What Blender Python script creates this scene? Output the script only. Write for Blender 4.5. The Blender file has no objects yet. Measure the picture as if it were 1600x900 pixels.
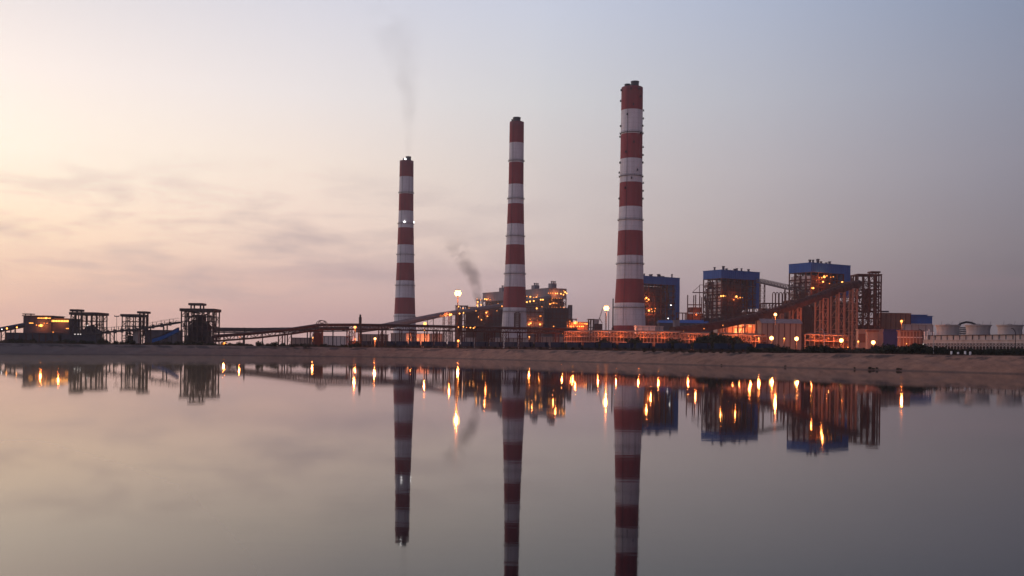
import bpy, math, random
from mathutils import Vector, Matrix, noise
random.seed(7)
R = math.radians
S = bpy.context.scene
COL = S.collection

# ------------------------------------------------------------------ camera
F = 1555.0; CX, CY = 800.0, 545.0; ROLL = R(0.7); CAMZ = 5.0
cam = bpy.data.cameras.new('camera'); co = bpy.data.objects.new('camera', cam); COL.objects.link(co)
cam.sensor_width = 36.0; cam.lens = 36.0 * F / 1600.0
cam.shift_y = (CY - 450.0) / 1600.0
cam.clip_start = 0.5; cam.clip_end = 20000
cr, sr = math.cos(ROLL), math.sin(ROLL)
co.matrix_world = Matrix(((cr, -sr, 0, 0), (0, 0, -1, 0), (sr, cr, 0, CAMZ), (0, 0, 0, 1)))
S.camera = co

def uv(px, py):                       # photograph measurement -> world slope (right, up) per metre of depth
    dx, dy = px - CX, CY - py
    return (dx * cr - dy * sr) / F, (dx * sr + dy * cr) / F
def P(px, py, D):
    u, v = uv(px, py); return Vector((u * D, D, CAMZ + v * D))
def XB(px, D):                        # x of something standing on the ground at depth D
    return uv(px, CY + (px - CX) * math.tan(ROLL))[0] * D

# ------------------------------------------------------------------ sky
SUN_AZ, SUN_EL = R(-58), R(3.0)       # azimuth from +Y, negative is left
def lin(c):
    return tuple(((x / 255) / 12.92 if x / 255 <= 0.04045 else ((x / 255 + 0.055) / 1.055) ** 2.4) for x in c)
W = bpy.data.worlds.new('World'); S.world = W; W.use_nodes = True
nt = W.node_tree; N = nt.nodes; L = nt.links; N.clear()
def nd(tree, typ, **kw):
    n = tree.nodes.new(typ)
    for k, v in kw.items(): setattr(n, k, v)
    return n
def math_n(tree, op, a, b=None, c=None, clamp=False):
    n = tree.nodes.new('ShaderNodeMath'); n.operation = op; n.use_clamp = clamp
    for i, x in enumerate((a, b, c)):
        if x is None: continue
        if hasattr(x, 'links') or hasattr(x, 'is_linked'): tree.links.new(x, n.inputs[i])
        else: n.inputs[i].default_value = x
    return n.outputs[0]
def mix_n(tree, fac, a, b, blend='MIX'):
    n = tree.nodes.new('ShaderNodeMix'); n.data_type = 'RGBA'; n.blend_type = blend
    for i, x in ((0, fac), (6, a), (7, b)):
        if hasattr(x, 'is_linked'): tree.links.new(x, n.inputs[i])
        else: n.inputs[i].default_value = x if i == 0 else (*x[:3], 1)
    return n.outputs[2]
def ramp_n(tree, fac, stops, interp='LINEAR'):
    n = tree.nodes.new('ShaderNodeValToRGB'); cr_ = n.color_ramp; cr_.interpolation = interp
    while len(cr_.elements) < len(stops): cr_.elements.new(0.5)
    for e, (p, c) in zip(cr_.elements, stops):
        e.position = p; e.color = (*c[:3], 1)
    tree.links.new(fac, n.inputs[0]); return n.outputs[0]

tc = nd(nt, 'ShaderNodeTexCoord'); sep = nd(nt, 'ShaderNodeSeparateXYZ'); L.new(tc.outputs['Generated'], sep.inputs[0])
sx, sy, sz = sep.outputs
el = math_n(nt, 'ARCSINE', sz); az = math_n(nt, 'ARCTAN2', sx, sy)
elf = math_n(nt, 'MULTIPLY', math_n(nt, 'ABSOLUTE', el), 1 / 0.60, clamp=True)   # 0..0.60 rad
def e_(deg): return min(1.0, R(deg) / 0.60)
def ramp_sky(cols): return ramp_n(nt, elf, [(e_(d), lin(c)) for d, c in cols])
far_left = ramp_sky([(0, (214, 170, 152)), (1.6, (220, 178, 160)), (3.6, (236, 198, 172)), (6, (255, 224, 192)), (10, (255, 240, 220)), (14, (243, 229, 220)), (19, (212, 206, 207)), (34, (150, 165, 200))])
left = ramp_sky([(0, (196, 160, 156)), (1.6, (201, 165, 160)), (3.6, (215, 182, 172)), (6, (243, 215, 198)), (10, (248, 230, 215)), (14, (233, 225, 223)), (19, (211, 210, 219)), (34, (130, 148, 188))])
mid = ramp_sky([(0, (168, 145, 148)), (1.6, (173, 150, 152)), (3.6, (196, 174, 175)), (6, (212, 195, 189)), (10, (216, 206, 202)), (14, (211, 210, 212)), (19, (199, 204, 219)), (34, (96, 116, 158))])
right = ramp_sky([(0, (124, 113, 120)), (1.6, (129, 118, 124)), (3.6, (140, 129, 136)), (6, (155, 147, 155)), (10, (168, 166, 180)), (14, (168, 174, 195)), (19, (158, 174, 204)), (34, (56, 72, 108))])
back = ramp_sky([(0, (176, 150, 160)), (6, (186, 160, 172)), (14, (168, 158, 180)), (34, (84, 96, 130))])
c1 = mix_n(nt, math_n(nt, 'MULTIPLY_ADD', az, 1 / R(16), 28.0 / 16, clamp=True), far_left, left)       # -28..-12
c2 = mix_n(nt, math_n(nt, 'MULTIPLY_ADD', az, 1 / R(14), 12.0 / 14, clamp=True), c1, mid)               # -12..2
c3 = mix_n(nt, math_n(nt, 'MULTIPLY_ADD', az, 1 / R(26), -1.0 / 26, clamp=True), c2, right)              # 1..27
aza = math_n(nt, 'ABSOLUTE', math_n(nt, 'SUBTRACT', az, R(-20)))
c4 = mix_n(nt, math_n(nt, 'MULTIPLY_ADD', aza, 1 / R(75), -60.0 / 75, clamp=True), c3, back)
# thin layered dusk cloud, low in the left half of the sky
cmb = nd(nt, 'ShaderNodeCombineXYZ')
L.new(math_n(nt, 'MULTIPLY', az, 8.0), cmb.inputs[0]); L.new(math_n(nt, 'MULTIPLY', el, 34.0), cmb.inputs[1])
cn = nd(nt, 'ShaderNodeTexNoise'); cn.inputs['Scale'].default_value = 1.0; cn.inputs['Detail'].default_value = 6; cn.inputs['Roughness'].default_value = 0.55; cn.inputs['Distortion'].default_value = 0.25
L.new(cmb.outputs[0], cn.inputs['Vector'])
cfac = math_n(nt, 'MULTIPLY_ADD', cn.outputs[0], 4.6, -2.05, clamp=True)
emask = ramp_n(nt, elf, [(0, (0, 0, 0)), (e_(2.0), (.25,) * 3), (e_(3.6), (.9,) * 3), (e_(6.0), (1,) * 3), (e_(8.2), (.8,) * 3), (e_(10.5), (.0,) * 3)])
amask = math_n(nt, 'SUBTRACT', 1.0, math_n(nt, 'MULTIPLY_ADD', az, 1 / R(24), 14.0 / 24, clamp=True))
cm = math_n(nt, 'MULTIPLY', math_n(nt, 'MULTIPLY', cfac, emask), math_n(nt, 'MULTIPLY_ADD', amask, 0.54, 0.08))
c5 = mix_n(nt, cm, c4, lin((168, 152, 156)))
# long flat band of haze cloud near the horizon
cmb2 = nd(nt, 'ShaderNodeCombineXYZ')
L.new(math_n(nt, 'MULTIPLY', az, 3.0), cmb2.inputs[0]); L.new(math_n(nt, 'MULTIPLY', el, 60.0), cmb2.inputs[1]); cmb2.inputs[2].default_value = 4.2
cn2 = nd(nt, 'ShaderNodeTexNoise'); cn2.inputs['Scale'].default_value = 1.0; cn2.inputs['Detail'].default_value = 3
L.new(cmb2.outputs[0], cn2.inputs['Vector'])
b2 = ramp_n(nt, elf, [(0, (.3,) * 3), (e_(2.2), (.3,) * 3), (e_(4.1), (1,) * 3), (e_(5.2), (.3,) * 3), (e_(7), (0,) * 3)])
c6 = mix_n(nt, math_n(nt, 'MULTIPLY', math_n(nt, 'MULTIPLY', math_n(nt, 'MULTIPLY_ADD', cn2.outputs[0], 3.0, -1.1, clamp=True), b2), 0.30), c5, lin((170, 146, 154)))
nis = nd(nt, 'ShaderNodeTexSky', sky_type='NISHITA'); nis.sun_disc = False; nis.sun_elevation = SUN_EL; nis.sun_rotation = SUN_AZ
nis.dust_density = 4.0
azr = ramp_n(nt, math_n(nt, 'MULTIPLY_ADD', az, 1 / R(56), 0.5, clamp=True), [(0.0, (.64,) * 3), (.286, (.575,) * 3), (.535, (.55,) * 3), (.75, (.48,) * 3), (.98, (.36,) * 3)])
c7 = mix_n(nt, 1.0, c6, azr, 'MULTIPLY')
bg1 = nd(nt, 'ShaderNodeBackground'); bg1.inputs[1].default_value = 2.0; L.new(c7, bg1.inputs[0])
bg2 = nd(nt, 'ShaderNodeBackground'); bg2.inputs[1].default_value = 0.01; L.new(nis.outputs[0], bg2.inputs[0])
add = nd(nt, 'ShaderNodeAddShader'); L.new(bg1.outputs[0], add.inputs[0]); L.new(bg2.outputs[0], add.inputs[1])
wo = nd(nt, 'ShaderNodeOutputWorld'); L.new(add.outputs[0], wo.inputs[0])

# the glow where the sun has just gone, off to the left
sl = bpy.data.lights.new('sun', 'SUN'); sl.energy = 0.8; sl.angle = R(12); sl.color = (1, 0.60, 0.42)
so = bpy.data.objects.new('sun', sl); COL.objects.link(so)
sd = Vector((math.sin(SUN_AZ) * math.cos(SUN_EL), math.cos(SUN_AZ) * math.cos(SUN_EL), math.sin(SUN_EL)))
so.rotation_euler = (-sd).to_track_quat('-Z', 'Y').to_euler()
so.location = (-200, -50, 300)

vs = S.view_settings; S.display_settings.display_device = 'sRGB'
vs.view_transform = 'Standard'; vs.look = 'None'; vs.exposure = 0.0; vs.gamma = 1.0; vs.use_curve_mapping = False
S.render.engine = 'CYCLES'
cy = S.cycles
cy.use_denoising = True; cy.max_bounces = 5; cy.diffuse_bounces = 2; cy.glossy_bounces = 3; cy.transmission_bounces = 2
cy.volume_bounces = 0; cy.transparent_max_bounces = 8; cy.sample_clamp_indirect = 4.0; cy.sample_clamp_direct = 0.0
cy.use_adaptive_sampling = True; cy.adaptive_threshold = 0.01
cy.volume_step_rate = 1.0; cy.volume_max_steps = 512
cy.caustics_reflective = False; cy.caustics_refractive = False
S.render.filter_size = 1.5

# ------------------------------------------------------------------ materials
MATS = {}
def mat(name, col, rough=0.8, var=0.25, scale=0.35, metal=0.0, streak=None, bump=0.0):
    if name in MATS: return MATS[name]
    m = bpy.data.materials.new(name); m.use_nodes = True; t = m.node_tree
    b = t.nodes['Principled BSDF']; b.inputs['Roughness'].default_value = rough; b.inputs['Specular IOR Level'].default_value = 0.2; b.inputs['Metallic'].default_value = metal
    g = nd(t, 'ShaderNodeNewGeometry'); mp = nd(t, 'ShaderNodeMapping'); t.links.new(g.outputs['Position'], mp.inputs[0])
    if streak: mp.inputs['Scale'].default_value = streak
    n = nd(t, 'ShaderNodeTexNoise'); n.inputs['Scale'].default_value = scale; n.inputs['Detail'].default_value = 5; n.inputs['Roughness'].default_value = 0.6
    t.links.new(mp.outputs[0], n.inputs['Vector'])
    f = math_n(t, 'MULTIPLY_ADD', n.outputs[0], 2.2, -0.6, clamp=True)
    lo = tuple(c * (1 - var) for c in col); hi = tuple(min(1, c * (1 + var)) for c in col)
    t.links.new(mix_n(t, f, lo, hi), b.inputs['Base Color'])
    if bump:
        bn = nd(t, 'ShaderNodeBump'); bn.inputs['Strength'].default_value = bump; bn.inputs['Distance'].default_value = 0.3
        t.links.new(n.outputs[0], bn.inputs['Height']); t.links.new(bn.outputs[0], b.inputs['Normal'])
    MATS[name] = m; return m
def emit(name, col, strength):
    if name in MATS: return MATS[name]
    m = bpy.data.materials.new(name); m.use_nodes = True; t = m.node_tree; t.nodes.clear()
    e = nd(t, 'ShaderNodeEmission'); e.inputs[0].default_value = (*col, 1); e.inputs[1].default_value = strength
    o = nd(t, 'ShaderNodeOutputMaterial'); t.links.new(e.outputs[0], o.inputs[0]); MATS[name] = m; return m

STK = (1, 1, 0.12)
M_white = mat('chimney_white', (0.60, 0.585, 0.60), 0.85, 0.13, 0.25, streak=STK)
M_red = mat('chimney_red', (0.25, 0.047, 0.054), 0.8, 0.18, 0.25, streak=STK)
for m_ in (M_white, M_red):
    t_ = m_.node_tree; b_ = t_.nodes['Principled BSDF']; src = b_.inputs['Base Color'].links[0].from_socket
    g_ = nd(t_, 'ShaderNodeNewGeometry'); s_p = nd(t_, 'ShaderNodeSeparateXYZ'); t_.links.new(g_.outputs['Position'], s_p.inputs[0])
    def nzz(scale, vec, det):
        mp = nd(t_, 'ShaderNodeMapping'); t_.links.new(g_.outputs['Position'], mp.inputs[0]); mp.inputs['Scale'].default_value = vec
        n_ = nd(t_, 'ShaderNodeTexNoise'); n_.inputs['Scale'].default_value = scale; n_.inputs['Detail'].default_value = det; t_.links.new(mp.outputs[0], n_.inputs['Vector']); return n_.outputs[0]
    # rain streaks, lift joints of the concrete and soot below the mouth
    st_ = math_n(t_, 'MULTIPLY_ADD', nzz(0.55, (1, 1, 0.03), 4), 3.4, -1.75, clamp=True)
    src = mix_n(t_, math_n(t_, 'MULTIPLY', st_, 0.42), src, (0.11, 0.085, 0.085))
    lj = math_n(t_, 'MULTIPLY_ADD', math_n(t_, 'SINE', math_n(t_, 'MULTIPLY', s_p.outputs[2], 2 * math.pi / 5.0)), 6.0, -5.2, clamp=True)
    src = mix_n(t_, math_n(t_, 'MULTIPLY', lj, 0.16), src, (0.10, 0.08, 0.08))
    so_ = math_n(t_, 'MULTIPLY_ADD', s_p.outputs[2], 1 / 34, -246 / 34, clamp=True)
    so_ = math_n(t_, 'MULTIPLY', so_, math_n(t_, 'MULTIPLY_ADD', nzz(0.2, (1, 1, 0.15), 4), 1.6, -0.15, clamp=True))
    src = mix_n(t_, math_n(t_, 'MULTIPLY', so_, 0.6), src, (0.075, 0.065, 0.068))
    t_.links.new(src, b_.inputs['Base Color'])
M_dark = mat('dark_metal', (0.03, 0.03, 0.036), 0.6, 0.3)
M_flue = mat('flue_dark', (0.045, 0.06, 0.07), 0.6, 0.2)
M_rust = mat('rust_steel', (0.08, 0.032, 0.028), 0.75, 0.35)
M_leg = mat('trestle_paint', (0.30, 0.15, 0.11), 0.8, 0.2)
M_rusty = mat('brown_cladding', (0.20, 0.10, 0.075), 0.8, 0.25, streak=STK)
M_steel = mat('grey_steel', (0.062, 0.052, 0.054), 0.7, 0.3)
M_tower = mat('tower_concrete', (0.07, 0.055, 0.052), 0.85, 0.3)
M_blue = mat('blue_cladding', (0.013, 0.095, 0.33), 0.6, 0.16, streak=STK)
M_wagon = mat('wagon_blue', (0.008, 0.024, 0.062), 0.7, 0.4)
M_core = mat('boiler_casing', (0.05, 0.042, 0.054), 0.8, 0.35, 0.2)
M_core_brown = mat('boiler_casing_brown', (0.07, 0.032, 0.032), 0.8, 0.35, 0.2)
M_pale = mat('pale_panel', (0.68, 0.60, 0.55), 0.85, 0.18, streak=STK)
M_grey = mat('grey_cladding', (0.17, 0.17, 0.20), 0.75, 0.22, streak=STK)
M_greyd = mat('grey_cladding_dark', (0.06, 0.06, 0.08), 0.75, 0.25, streak=STK)
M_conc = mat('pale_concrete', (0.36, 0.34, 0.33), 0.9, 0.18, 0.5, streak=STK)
M_tan = mat('tan_wall', (0.33, 0.23, 0.19), 0.9, 0.2, streak=STK)
M_belt = mat('conveyor_brown', (0.062, 0.027, 0.026), 0.8, 0.35)
M_hood = mat('conveyor_hood', (0.22, 0.18, 0.18), 0.6, 0.25)
M_bark = mat('bark', (0.06, 0.045, 0.035), 0.9, 0.3)
M_leaf = mat('leaf_dark', (0.030, 0.034, 0.018), 0.9, 0.6, 0.8)
M_leafb = mat('leaf_brown', (0.075, 0.055, 0.035), 0.9, 0.5, 0.8)
M_grass = mat('dry_grass', (0.085, 0.055, 0.038), 0.95, 0.5, 0.5)
M_wpost = mat('white_paint', (0.75, 0.74, 0.72), 0.7, 0.08)
M_tarp = mat('grey_tarp', (0.22, 0.21, 0.2), 0.8, 0.2)
SOD = (1.0, 0.30, 0.05)
E_small = emit('sodium_small', SOD, 2.6)
E_mid = emit('sodium_lamp', (1.0, 0.36, 0.075), 4.6)
E_big = emit('sodium_floodlight', (1.0, 0.46, 0.13), 8.5)
E_white = emit('white_beacon', (1.0, 0.97, 0.95), 4)
E_dim = emit('dim_white', (1.0, 0.9, 0.85), 0.9)
E_win = emit('lit_window', (1.0, 0.30, 0.05), 2.5)
E_strip = emit('lit_gallery', (1.0, 0.38, 0.07), 3.2)

# ------------------------------------------------------------------ mesh helpers
class MB:
    def __init__(s): s.v = []; s.f = []; s.mi = []
    def add(s, vs, fs, mi=0):
        o = len(s.v); s.v += [tuple(x) for x in vs]; s.f += [tuple(i + o for i in f) for f in fs]; s.mi += [mi] * len(fs); return s
    def box(s, x0, x1, y0, y1, z0, z1, mi=0):
        v = [(x, y, z) for z in (z0, z1) for y in (y0, y1) for x in (x0, x1)]
        return s.add(v, [(0, 2, 3, 1), (4, 5, 7, 6), (0, 1, 5, 4), (2, 6, 7, 3), (0, 4, 6, 2), (1, 3, 7, 5)], mi)
    def beam(s, p, q, w, h=None, mi=0):
        p, q = Vector(p), Vector(q); h = h or w; d = q - p
        if d.length < 1e-6: return s
        d.normalize(); up = Vector((0, 0, 1)) if abs(d.z) < 0.95 else Vector((0, 1, 0))
        a = d.cross(up).normalized(); b = a.cross(d).normalized()
        v = [c + a * (sx * w / 2) + b * (sy * h / 2) for c in (p, q) for sx, sy in ((-1, -1), (1, -1), (1, 1), (-1, 1))]
        return s.add(v, [(0, 1, 2, 3), (7, 6, 5, 4), (0, 4, 5, 1), (1, 5, 6, 2), (2, 6, 7, 3), (3, 7, 4, 0)], mi)
    def tube(s, pts, rad, n=8, mi=0, caps=True):
        pts = [Vector(p) for p in pts]; r = rad if isinstance(rad, (list, tuple)) else [rad] * len(pts); vs = []; fs = []
        for i, p in enumerate(pts):
            d = (pts[min(i + 1, len(pts) - 1)] - pts[max(i - 1, 0)]).normalized()
            up = Vector((0, 0, 1)) if abs(d.z) < 0.9 else Vector((0, 1, 0))
            a = d.cross(up).normalized(); b = a.cross(d)
            vs += [p + (a * math.cos(2 * math.pi * k / n) + b * math.sin(2 * math.pi * k / n)) * r[i] for k in range(n)]
        for i in range(len(pts) - 1):
            fs += [(i * n + k, (i + 1) * n + k, (i + 1) * n + (k + 1) % n, i * n + (k + 1) % n) for k in range(n)]
        if caps: fs += [tuple(range(n)), tuple((len(pts) - 1) * n + k for k in range(n))[::-1]]
        return s.add(vs, fs, mi)
    def lathe(s, prof, c=(0, 0), n=32, mis=None, cap=True):
        vs = [(c[0] + r * math.cos(2 * math.pi * k / n), c[1] + r * math.sin(2 * math.pi * k / n), z) for r, z in prof for k in range(n)]
        for i in range(len(prof) - 1):
            pass
        o = len(s.v); s.v += vs
        for i in range(len(prof) - 1):
            for k in range(n):
                s.f.append((o + i * n + k, o + i * n + (k + 1) % n, o + (i + 1) * n + (k + 1) % n, o + (i + 1) * n + k)); s.mi.append(mis[i] if mis else 0)
        if cap:
            s.f.append(tuple(o + (len(prof) - 1) * n + k for k in range(n))); s.mi.append(mis[-1] if mis else 0)
        return s
    def sphere(s, c, r, n=8, m=6, mi=0):
        prof = [(r * math.sin(math.pi * (i + .02) / (m + .04)), c[2] - r * math.cos(math.pi * (i + .02) / (m + .04))) for i in range(m + 1)]
        return s.lathe(prof, (c[0], c[1]), n, [mi] * (m + 1))
    def extrude(s, path, sec, mi=0):         # section points are (sideways, up); sideways is square to the path in plan
        path = [Vector(p) for p in path]; vs = []; k = len(sec); fs = []
        for i, p in enumerate(path):
            d = path[min(i + 1, len(path) - 1)] - path[max(i - 1, 0)]; n = Vector((d.y, -d.x, 0)).normalized()
            vs += [p + n * a + Vector((0, 0, b)) for a, b in sec]
        for i in range(len(path) - 1):
            fs += [(i * k + j, i * k + (j + 1) % k, (i + 1) * k + (j + 1) % k, (i + 1) * k + j) for j in range(k)]
        fs += [tuple(range(k))[::-1], tuple((len(path) - 1) * k + j for j in range(k))]
        return s.add(vs, fs, mi)
    def build(s, name, mats, parent=None, world=False, smooth=False):
        if not isinstance(mats, (list, tuple)): mats = [mats]
        me = bpy.data.meshes.new(name); off = parent.location if (parent is not None and world) else Vector((0, 0, 0))
        me.from_pydata([(v[0] - off[0], v[1] - off[1], v[2] - off[2]) for v in s.v], [], s.f)
        for m in mats: me.materials.append(m)
        if len(mats) > 1: me.polygons.foreach_set('material_index', s.mi)
        if smooth: me.polygons.foreach_set('use_smooth', [True] * len(me.polygons))
        me.update()
        o = bpy.data.objects.new(name, me); COL.objects.link(o)
        if parent is not None: o.parent = parent
        return o
def tag(o, label, cat, group=None, kind=None):
    if label: o['label'] = label
    if cat: o['category'] = cat
    if group: o['group'] = group
    if kind: o['kind'] = kind
    return o
def thing(name, label, cat, loc, rz=0, group=None):
    o = bpy.data.objects.new(name, None); COL.objects.link(o); o.location = loc; o.rotation_euler = (0, 0, rz); o.empty_display_size = 1
    return tag(o, label, cat, group)
def copy_tree(o, parent=None):
    c = o.copy(); COL.objects.link(c); c.parent = parent
    for ch in [x for x in COL.objects if x.parent == o]: copy_tree(ch, c)
    return c
def mwm(t): return Matrix.Translation(t.location) @ Matrix.Rotation(t.rotation_euler[2], 4, 'Z')
LAMPM = {}
def bulb_mesh(r, m):
    k = (round(r, 2), m.name)
    if k not in LAMPM:
        b = MB(); b.sphere((0, 0, 0), r, 10, 6); o = b.build('bulb', m); LAMPM[k] = o.data; bpy.data.objects.remove(o)
    return LAMPM[k]
def lamp_part(t, wp, r=0.8, m=None, name='floodlight'):
    r = r * (0.64 if name == 'floodlight' else 1.0)
    o = bpy.data.objects.new(name, bulb_mesh(r, m or E_small)); COL.objects.link(o); o.parent = t
    o.location = mwm(t).inverted() @ Vector(wp); return o
def glow(t, wp, power, r=0.6, col=(1.0, 0.215, 0.045)):
    l = bpy.data.lights.new('lamp_light', 'POINT'); l.energy = power; l.color = col; l.shadow_soft_size = r
    o = bpy.data.objects.new('lamp_light', l); COL.objects.link(o); o.parent = t; o.location = mwm(t).inverted() @ Vector(wp); return o
def onface(t, px, py, axis, val):           # where the sight line through a measured point meets a face (local axis = val)
    Mi = mwm(t).inverted(); a = Mi @ Vector((0, 0, CAMZ)); b = Mi @ P(px, py, 1000.0); d = b - a
    return mwm(t) @ (a + d * ((val - a[axis]) / d[axis]))

# ------------------------------------------------------------------ ground and water
GZ = 4.45
SH = [(-3500, 380), (-900, 385), (-400, 398), (-222, 425), (-156, 478), (-100, 500), (-51, 497), (0, 445), (68, 353), (133, 262), (200, 178), (320, 90), (700, 30), (3500, 20)]
def shore(x):
    for (a, ya), (b, yb) in zip(SH, SH[1:]):
        if x <= b:
            t = (x - a) / (b - a); i = SH.index((a, ya))
            p0 = SH[max(0, i - 1)]; p3 = SH[min(len(SH) - 1, i + 2)]
            ma = (yb - p0[1]) / (b - p0[0]) * (b - a); mb = (p3[1] - ya) / (p3[0] - a) * (b - a)
            t2, t3 = t * t, t * t * t
            return (2 * t3 - 3 * t2 + 1) * ya + (t3 - 2 * t2 + t) * ma + (-2 * t3 + 3 * t2) * yb + (t3 - t2) * mb
    return SH[-1][1]
def ground():
    xs = [-3500, -2500, -1800, -1300, -950, -750, -600, -500, -440]
    x = -400.0
    while x < 240: xs.append(x); x += 1.15
    xs += [240, 260, 290, 330, 400, 520, 700, 1000, 1500, 2400, 3500]
    offs = [-40, -12, -4, -1.5] + [i * 1.0 for i in range(0, 20)] + [21, 24, 28, 34, 45, 70, 120, 260, 520, 900, 1500, 2600]
    b = MB(); vs = []
    for x in xs:
        yb = shore(x); sl_ = (shore(x + 2) - shore(x - 2)) / 4; k = math.sqrt(1 + sl_ * sl_)
        for o in offs:
            w = o / k if -5 < o < 40 else o
            dd = o                                    # distance square to the shore
            y = yb + o * (k if o > -5 else 1) if o < 40 else yb + 40 * k + (o - 40)
            Wd = 13.0 + 2.0 * noise.noise((x * 0.02, 3.1, 0))
            t = dd / Wd
            if t <= 0: z = 0.34 * dd if dd > -12 else -4
            elif t < 1:
                z = 4.72 * (t ** 0.9)
                g = noise.noise((x * 0.22, dd * 0.05, 1.7)) + 0.6 * noise.noise((x * 0.6, dd * 0.12, 8.1)) + 0.4 * noise.noise((x * 1.3, dd * 0.5, 2.2))
                z += 0.75 * g * (t * (1 - t)) * 2.2
                z += 0.22 * noise.noise((x * 0.05, 9, 0)) * t
                z += 0.10 * noise.noise((x * 0.12, dd * .3, 5))
            else:
                z = GZ + 0.30 * math.exp(-(t - 1) * 2.2) + 0.22 * noise.noise((x * 0.05, 9, 0)) * math.exp(-(t - 1)) + 0.08 * noise.noise((x * 0.3, y * 0.3, 0))
            vs.append((x, y, z))
    n = len(offs); fs = [(i * n + j, (i + 1) * n + j, (i + 1) * n + j + 1, i * n + j + 1) for i in range(len(xs) - 1) for j in range(n - 1)]
    b.add(vs, fs)
    m = bpy.data.materials.new('earth'); m.use_nodes = True; t = m.node_tree; bs = t.nodes['Principled BSDF']; bs.inputs['Roughness'].default_value = 0.95
    g = nd(t, 'ShaderNodeNewGeometry'); sp = nd(t, 'ShaderNodeSeparateXYZ'); t.links.new(g.outputs['Position'], sp.inputs[0])
    def nz(scale, vec=None, det=5):
        n_ = nd(t, 'ShaderNodeTexNoise'); n_.inputs['Scale'].default_value = scale; n_.inputs['Detail'].default_value = det; n_.inputs['Roughness'].default_value = 0.6
        mp = nd(t, 'ShaderNodeMapping'); t.links.new(g.outputs['Position'], mp.inputs[0])
        if vec: mp.inputs['Scale'].default_value = vec
        t.links.new(mp.outputs[0], n_.inputs['Vector']); return n_.outputs[0]
    sand = mix_n(t, math_n(t, 'MULTIPLY_ADD', nz(0.25), 2.4, -0.7, clamp=True), (0.21, 0.095, 0.056), (0.38, 0.18, 0.105))
    sand = mix_n(t, math_n(t, 'MULTIPLY_ADD', nz(0.9, (1, 0.3, 0.5)), 3.0, -1.6, clamp=True), sand, (0.15, 0.066, 0.038))
    lft = math_n(t, 'MULTIPLY_ADD', sp.outputs[0], -1 / 120, -90 / 120, clamp=True)       # bank colour turns greyer toward the left
    sand = mix_n(t, math_n(t, 'MULTIPLY', lft, 0.85), sand, (0.12, 0.095, 0.085))
    # scrubby dark crust just under the lip of the bank
    hz = ramp_n(t, math_n(t, 'MULTIPLY', sp.outputs[2], 1 / 6, clamp=True), [(0.50, (0, 0, 0)), (0.62, (1, 1, 1)), (0.74, (1, 1, 1)), (0.78, (0, 0, 0))])
    crust = math_n(t, 'MULTIPLY', math_n(t, 'MULTIPLY_ADD', nz(0.28, (0.6, 0.6, 1), 8), 10.0, -4.75, clamp=True), hz)
    sand = mix_n(t, math_n(t, 'MULTIPLY', crust, 0.85), sand, (0.035, 0.020, 0.016))
    wet = ramp_n(t, math_n(t, 'MULTIPLY', sp.outputs[2], 1 / 6, clamp=True), [(0.0, (1, 1, 1)), (0.03, (1, 1, 1)), (0.07, (0, 0, 0))])
    sand = mix_n(t, math_n(t, 'MULTIPLY', wet, 0.55), sand, (0.05, 0.035, 0.03))
    t.links.new(sand, bs.inputs['Base Color'])
    bn = nd(t, 'ShaderNodeBump'); bn.inputs['Strength'].default_value = 0.8; bn.inputs['Distance'].default_value = 0.35
    t.links.new(nz(0.8, None, 6), bn.inputs['Height']); t.links.new(bn.outputs[0], bs.inputs['Normal'])
    o = b.build('ground', m, smooth=True); o['kind'] = 'structure'
def water():
    m = bpy.data.materials.new('still_water'); m.use_nodes = True; t = m.node_tree; bs = t.nodes['Principled BSDF']
    bs.inputs['Base Color'].default_value = (0.010, 0.013, 0.015, 1); bs.inputs['IOR'].default_value = 1.33; bs.inputs['Roughness'].default_value = 0.05
    g = nd(t, 'ShaderNodeNewGeometry')
    def nz(scale, vec, det):
        mp = nd(t, 'ShaderNodeMapping'); t.links.new(g.outputs['Position'], mp.inputs[0]); mp.inputs['Scale'].default_value = vec
        n_ = nd(t, 'ShaderNodeTexNoise'); n_.inputs['Scale'].default_value = scale; n_.inputs['Detail'].default_value = det
        t.links.new(mp.outputs[0], n_.inputs['Vector']); return n_.outputs[0]
    h = math_n(t, 'ADD', math_n(t, 'MULTIPLY', nz(0.9, (0.5, 1, 1), 3), 0.6), math_n(t, 'MULTIPLY', nz(0.12, (0.35, 1, 1), 2), 1.2))
    bn = nd(t, 'ShaderNodeBump'); bn.inputs['Strength'].default_value = 1.0; bn.inputs['Distance'].default_value = 0.0030
    t.links.new(h, bn.inputs['Height']); t.links.new(bn.outputs[0], bs.inputs['Normal'])
    # patches of the surface ruffled by a breath of wind
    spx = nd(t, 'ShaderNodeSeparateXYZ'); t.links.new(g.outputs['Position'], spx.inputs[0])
    # peach sky reflection painted into the base colour, bright left, dark right
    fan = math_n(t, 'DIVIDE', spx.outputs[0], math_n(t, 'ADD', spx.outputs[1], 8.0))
    peach_sheen = math_n(t, 'MULTIPLY_ADD', fan, -3.4, -0.40, clamp=True)
    t.links.new(mix_n(t, peach_sheen, (0.002, 0.005, 0.008), (0.62, 0.39, 0.19)), bs.inputs['Base Color'])
    bs.inputs['Specular IOR Level'].default_value = 0.24
    rf = math_n(t, 'MULTIPLY_ADD', math_n(t, 'MULTIPLY_ADD', nz(0.014, (0.15, 1, 1), 5), 6.0, -3.3, clamp=True), 0.055, 0.030)
    t.links.new(rf, bs.inputs['Roughness'])
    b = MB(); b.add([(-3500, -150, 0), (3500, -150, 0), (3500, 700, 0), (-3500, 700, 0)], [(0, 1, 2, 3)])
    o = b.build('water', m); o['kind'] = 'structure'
ground(); water()

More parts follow.
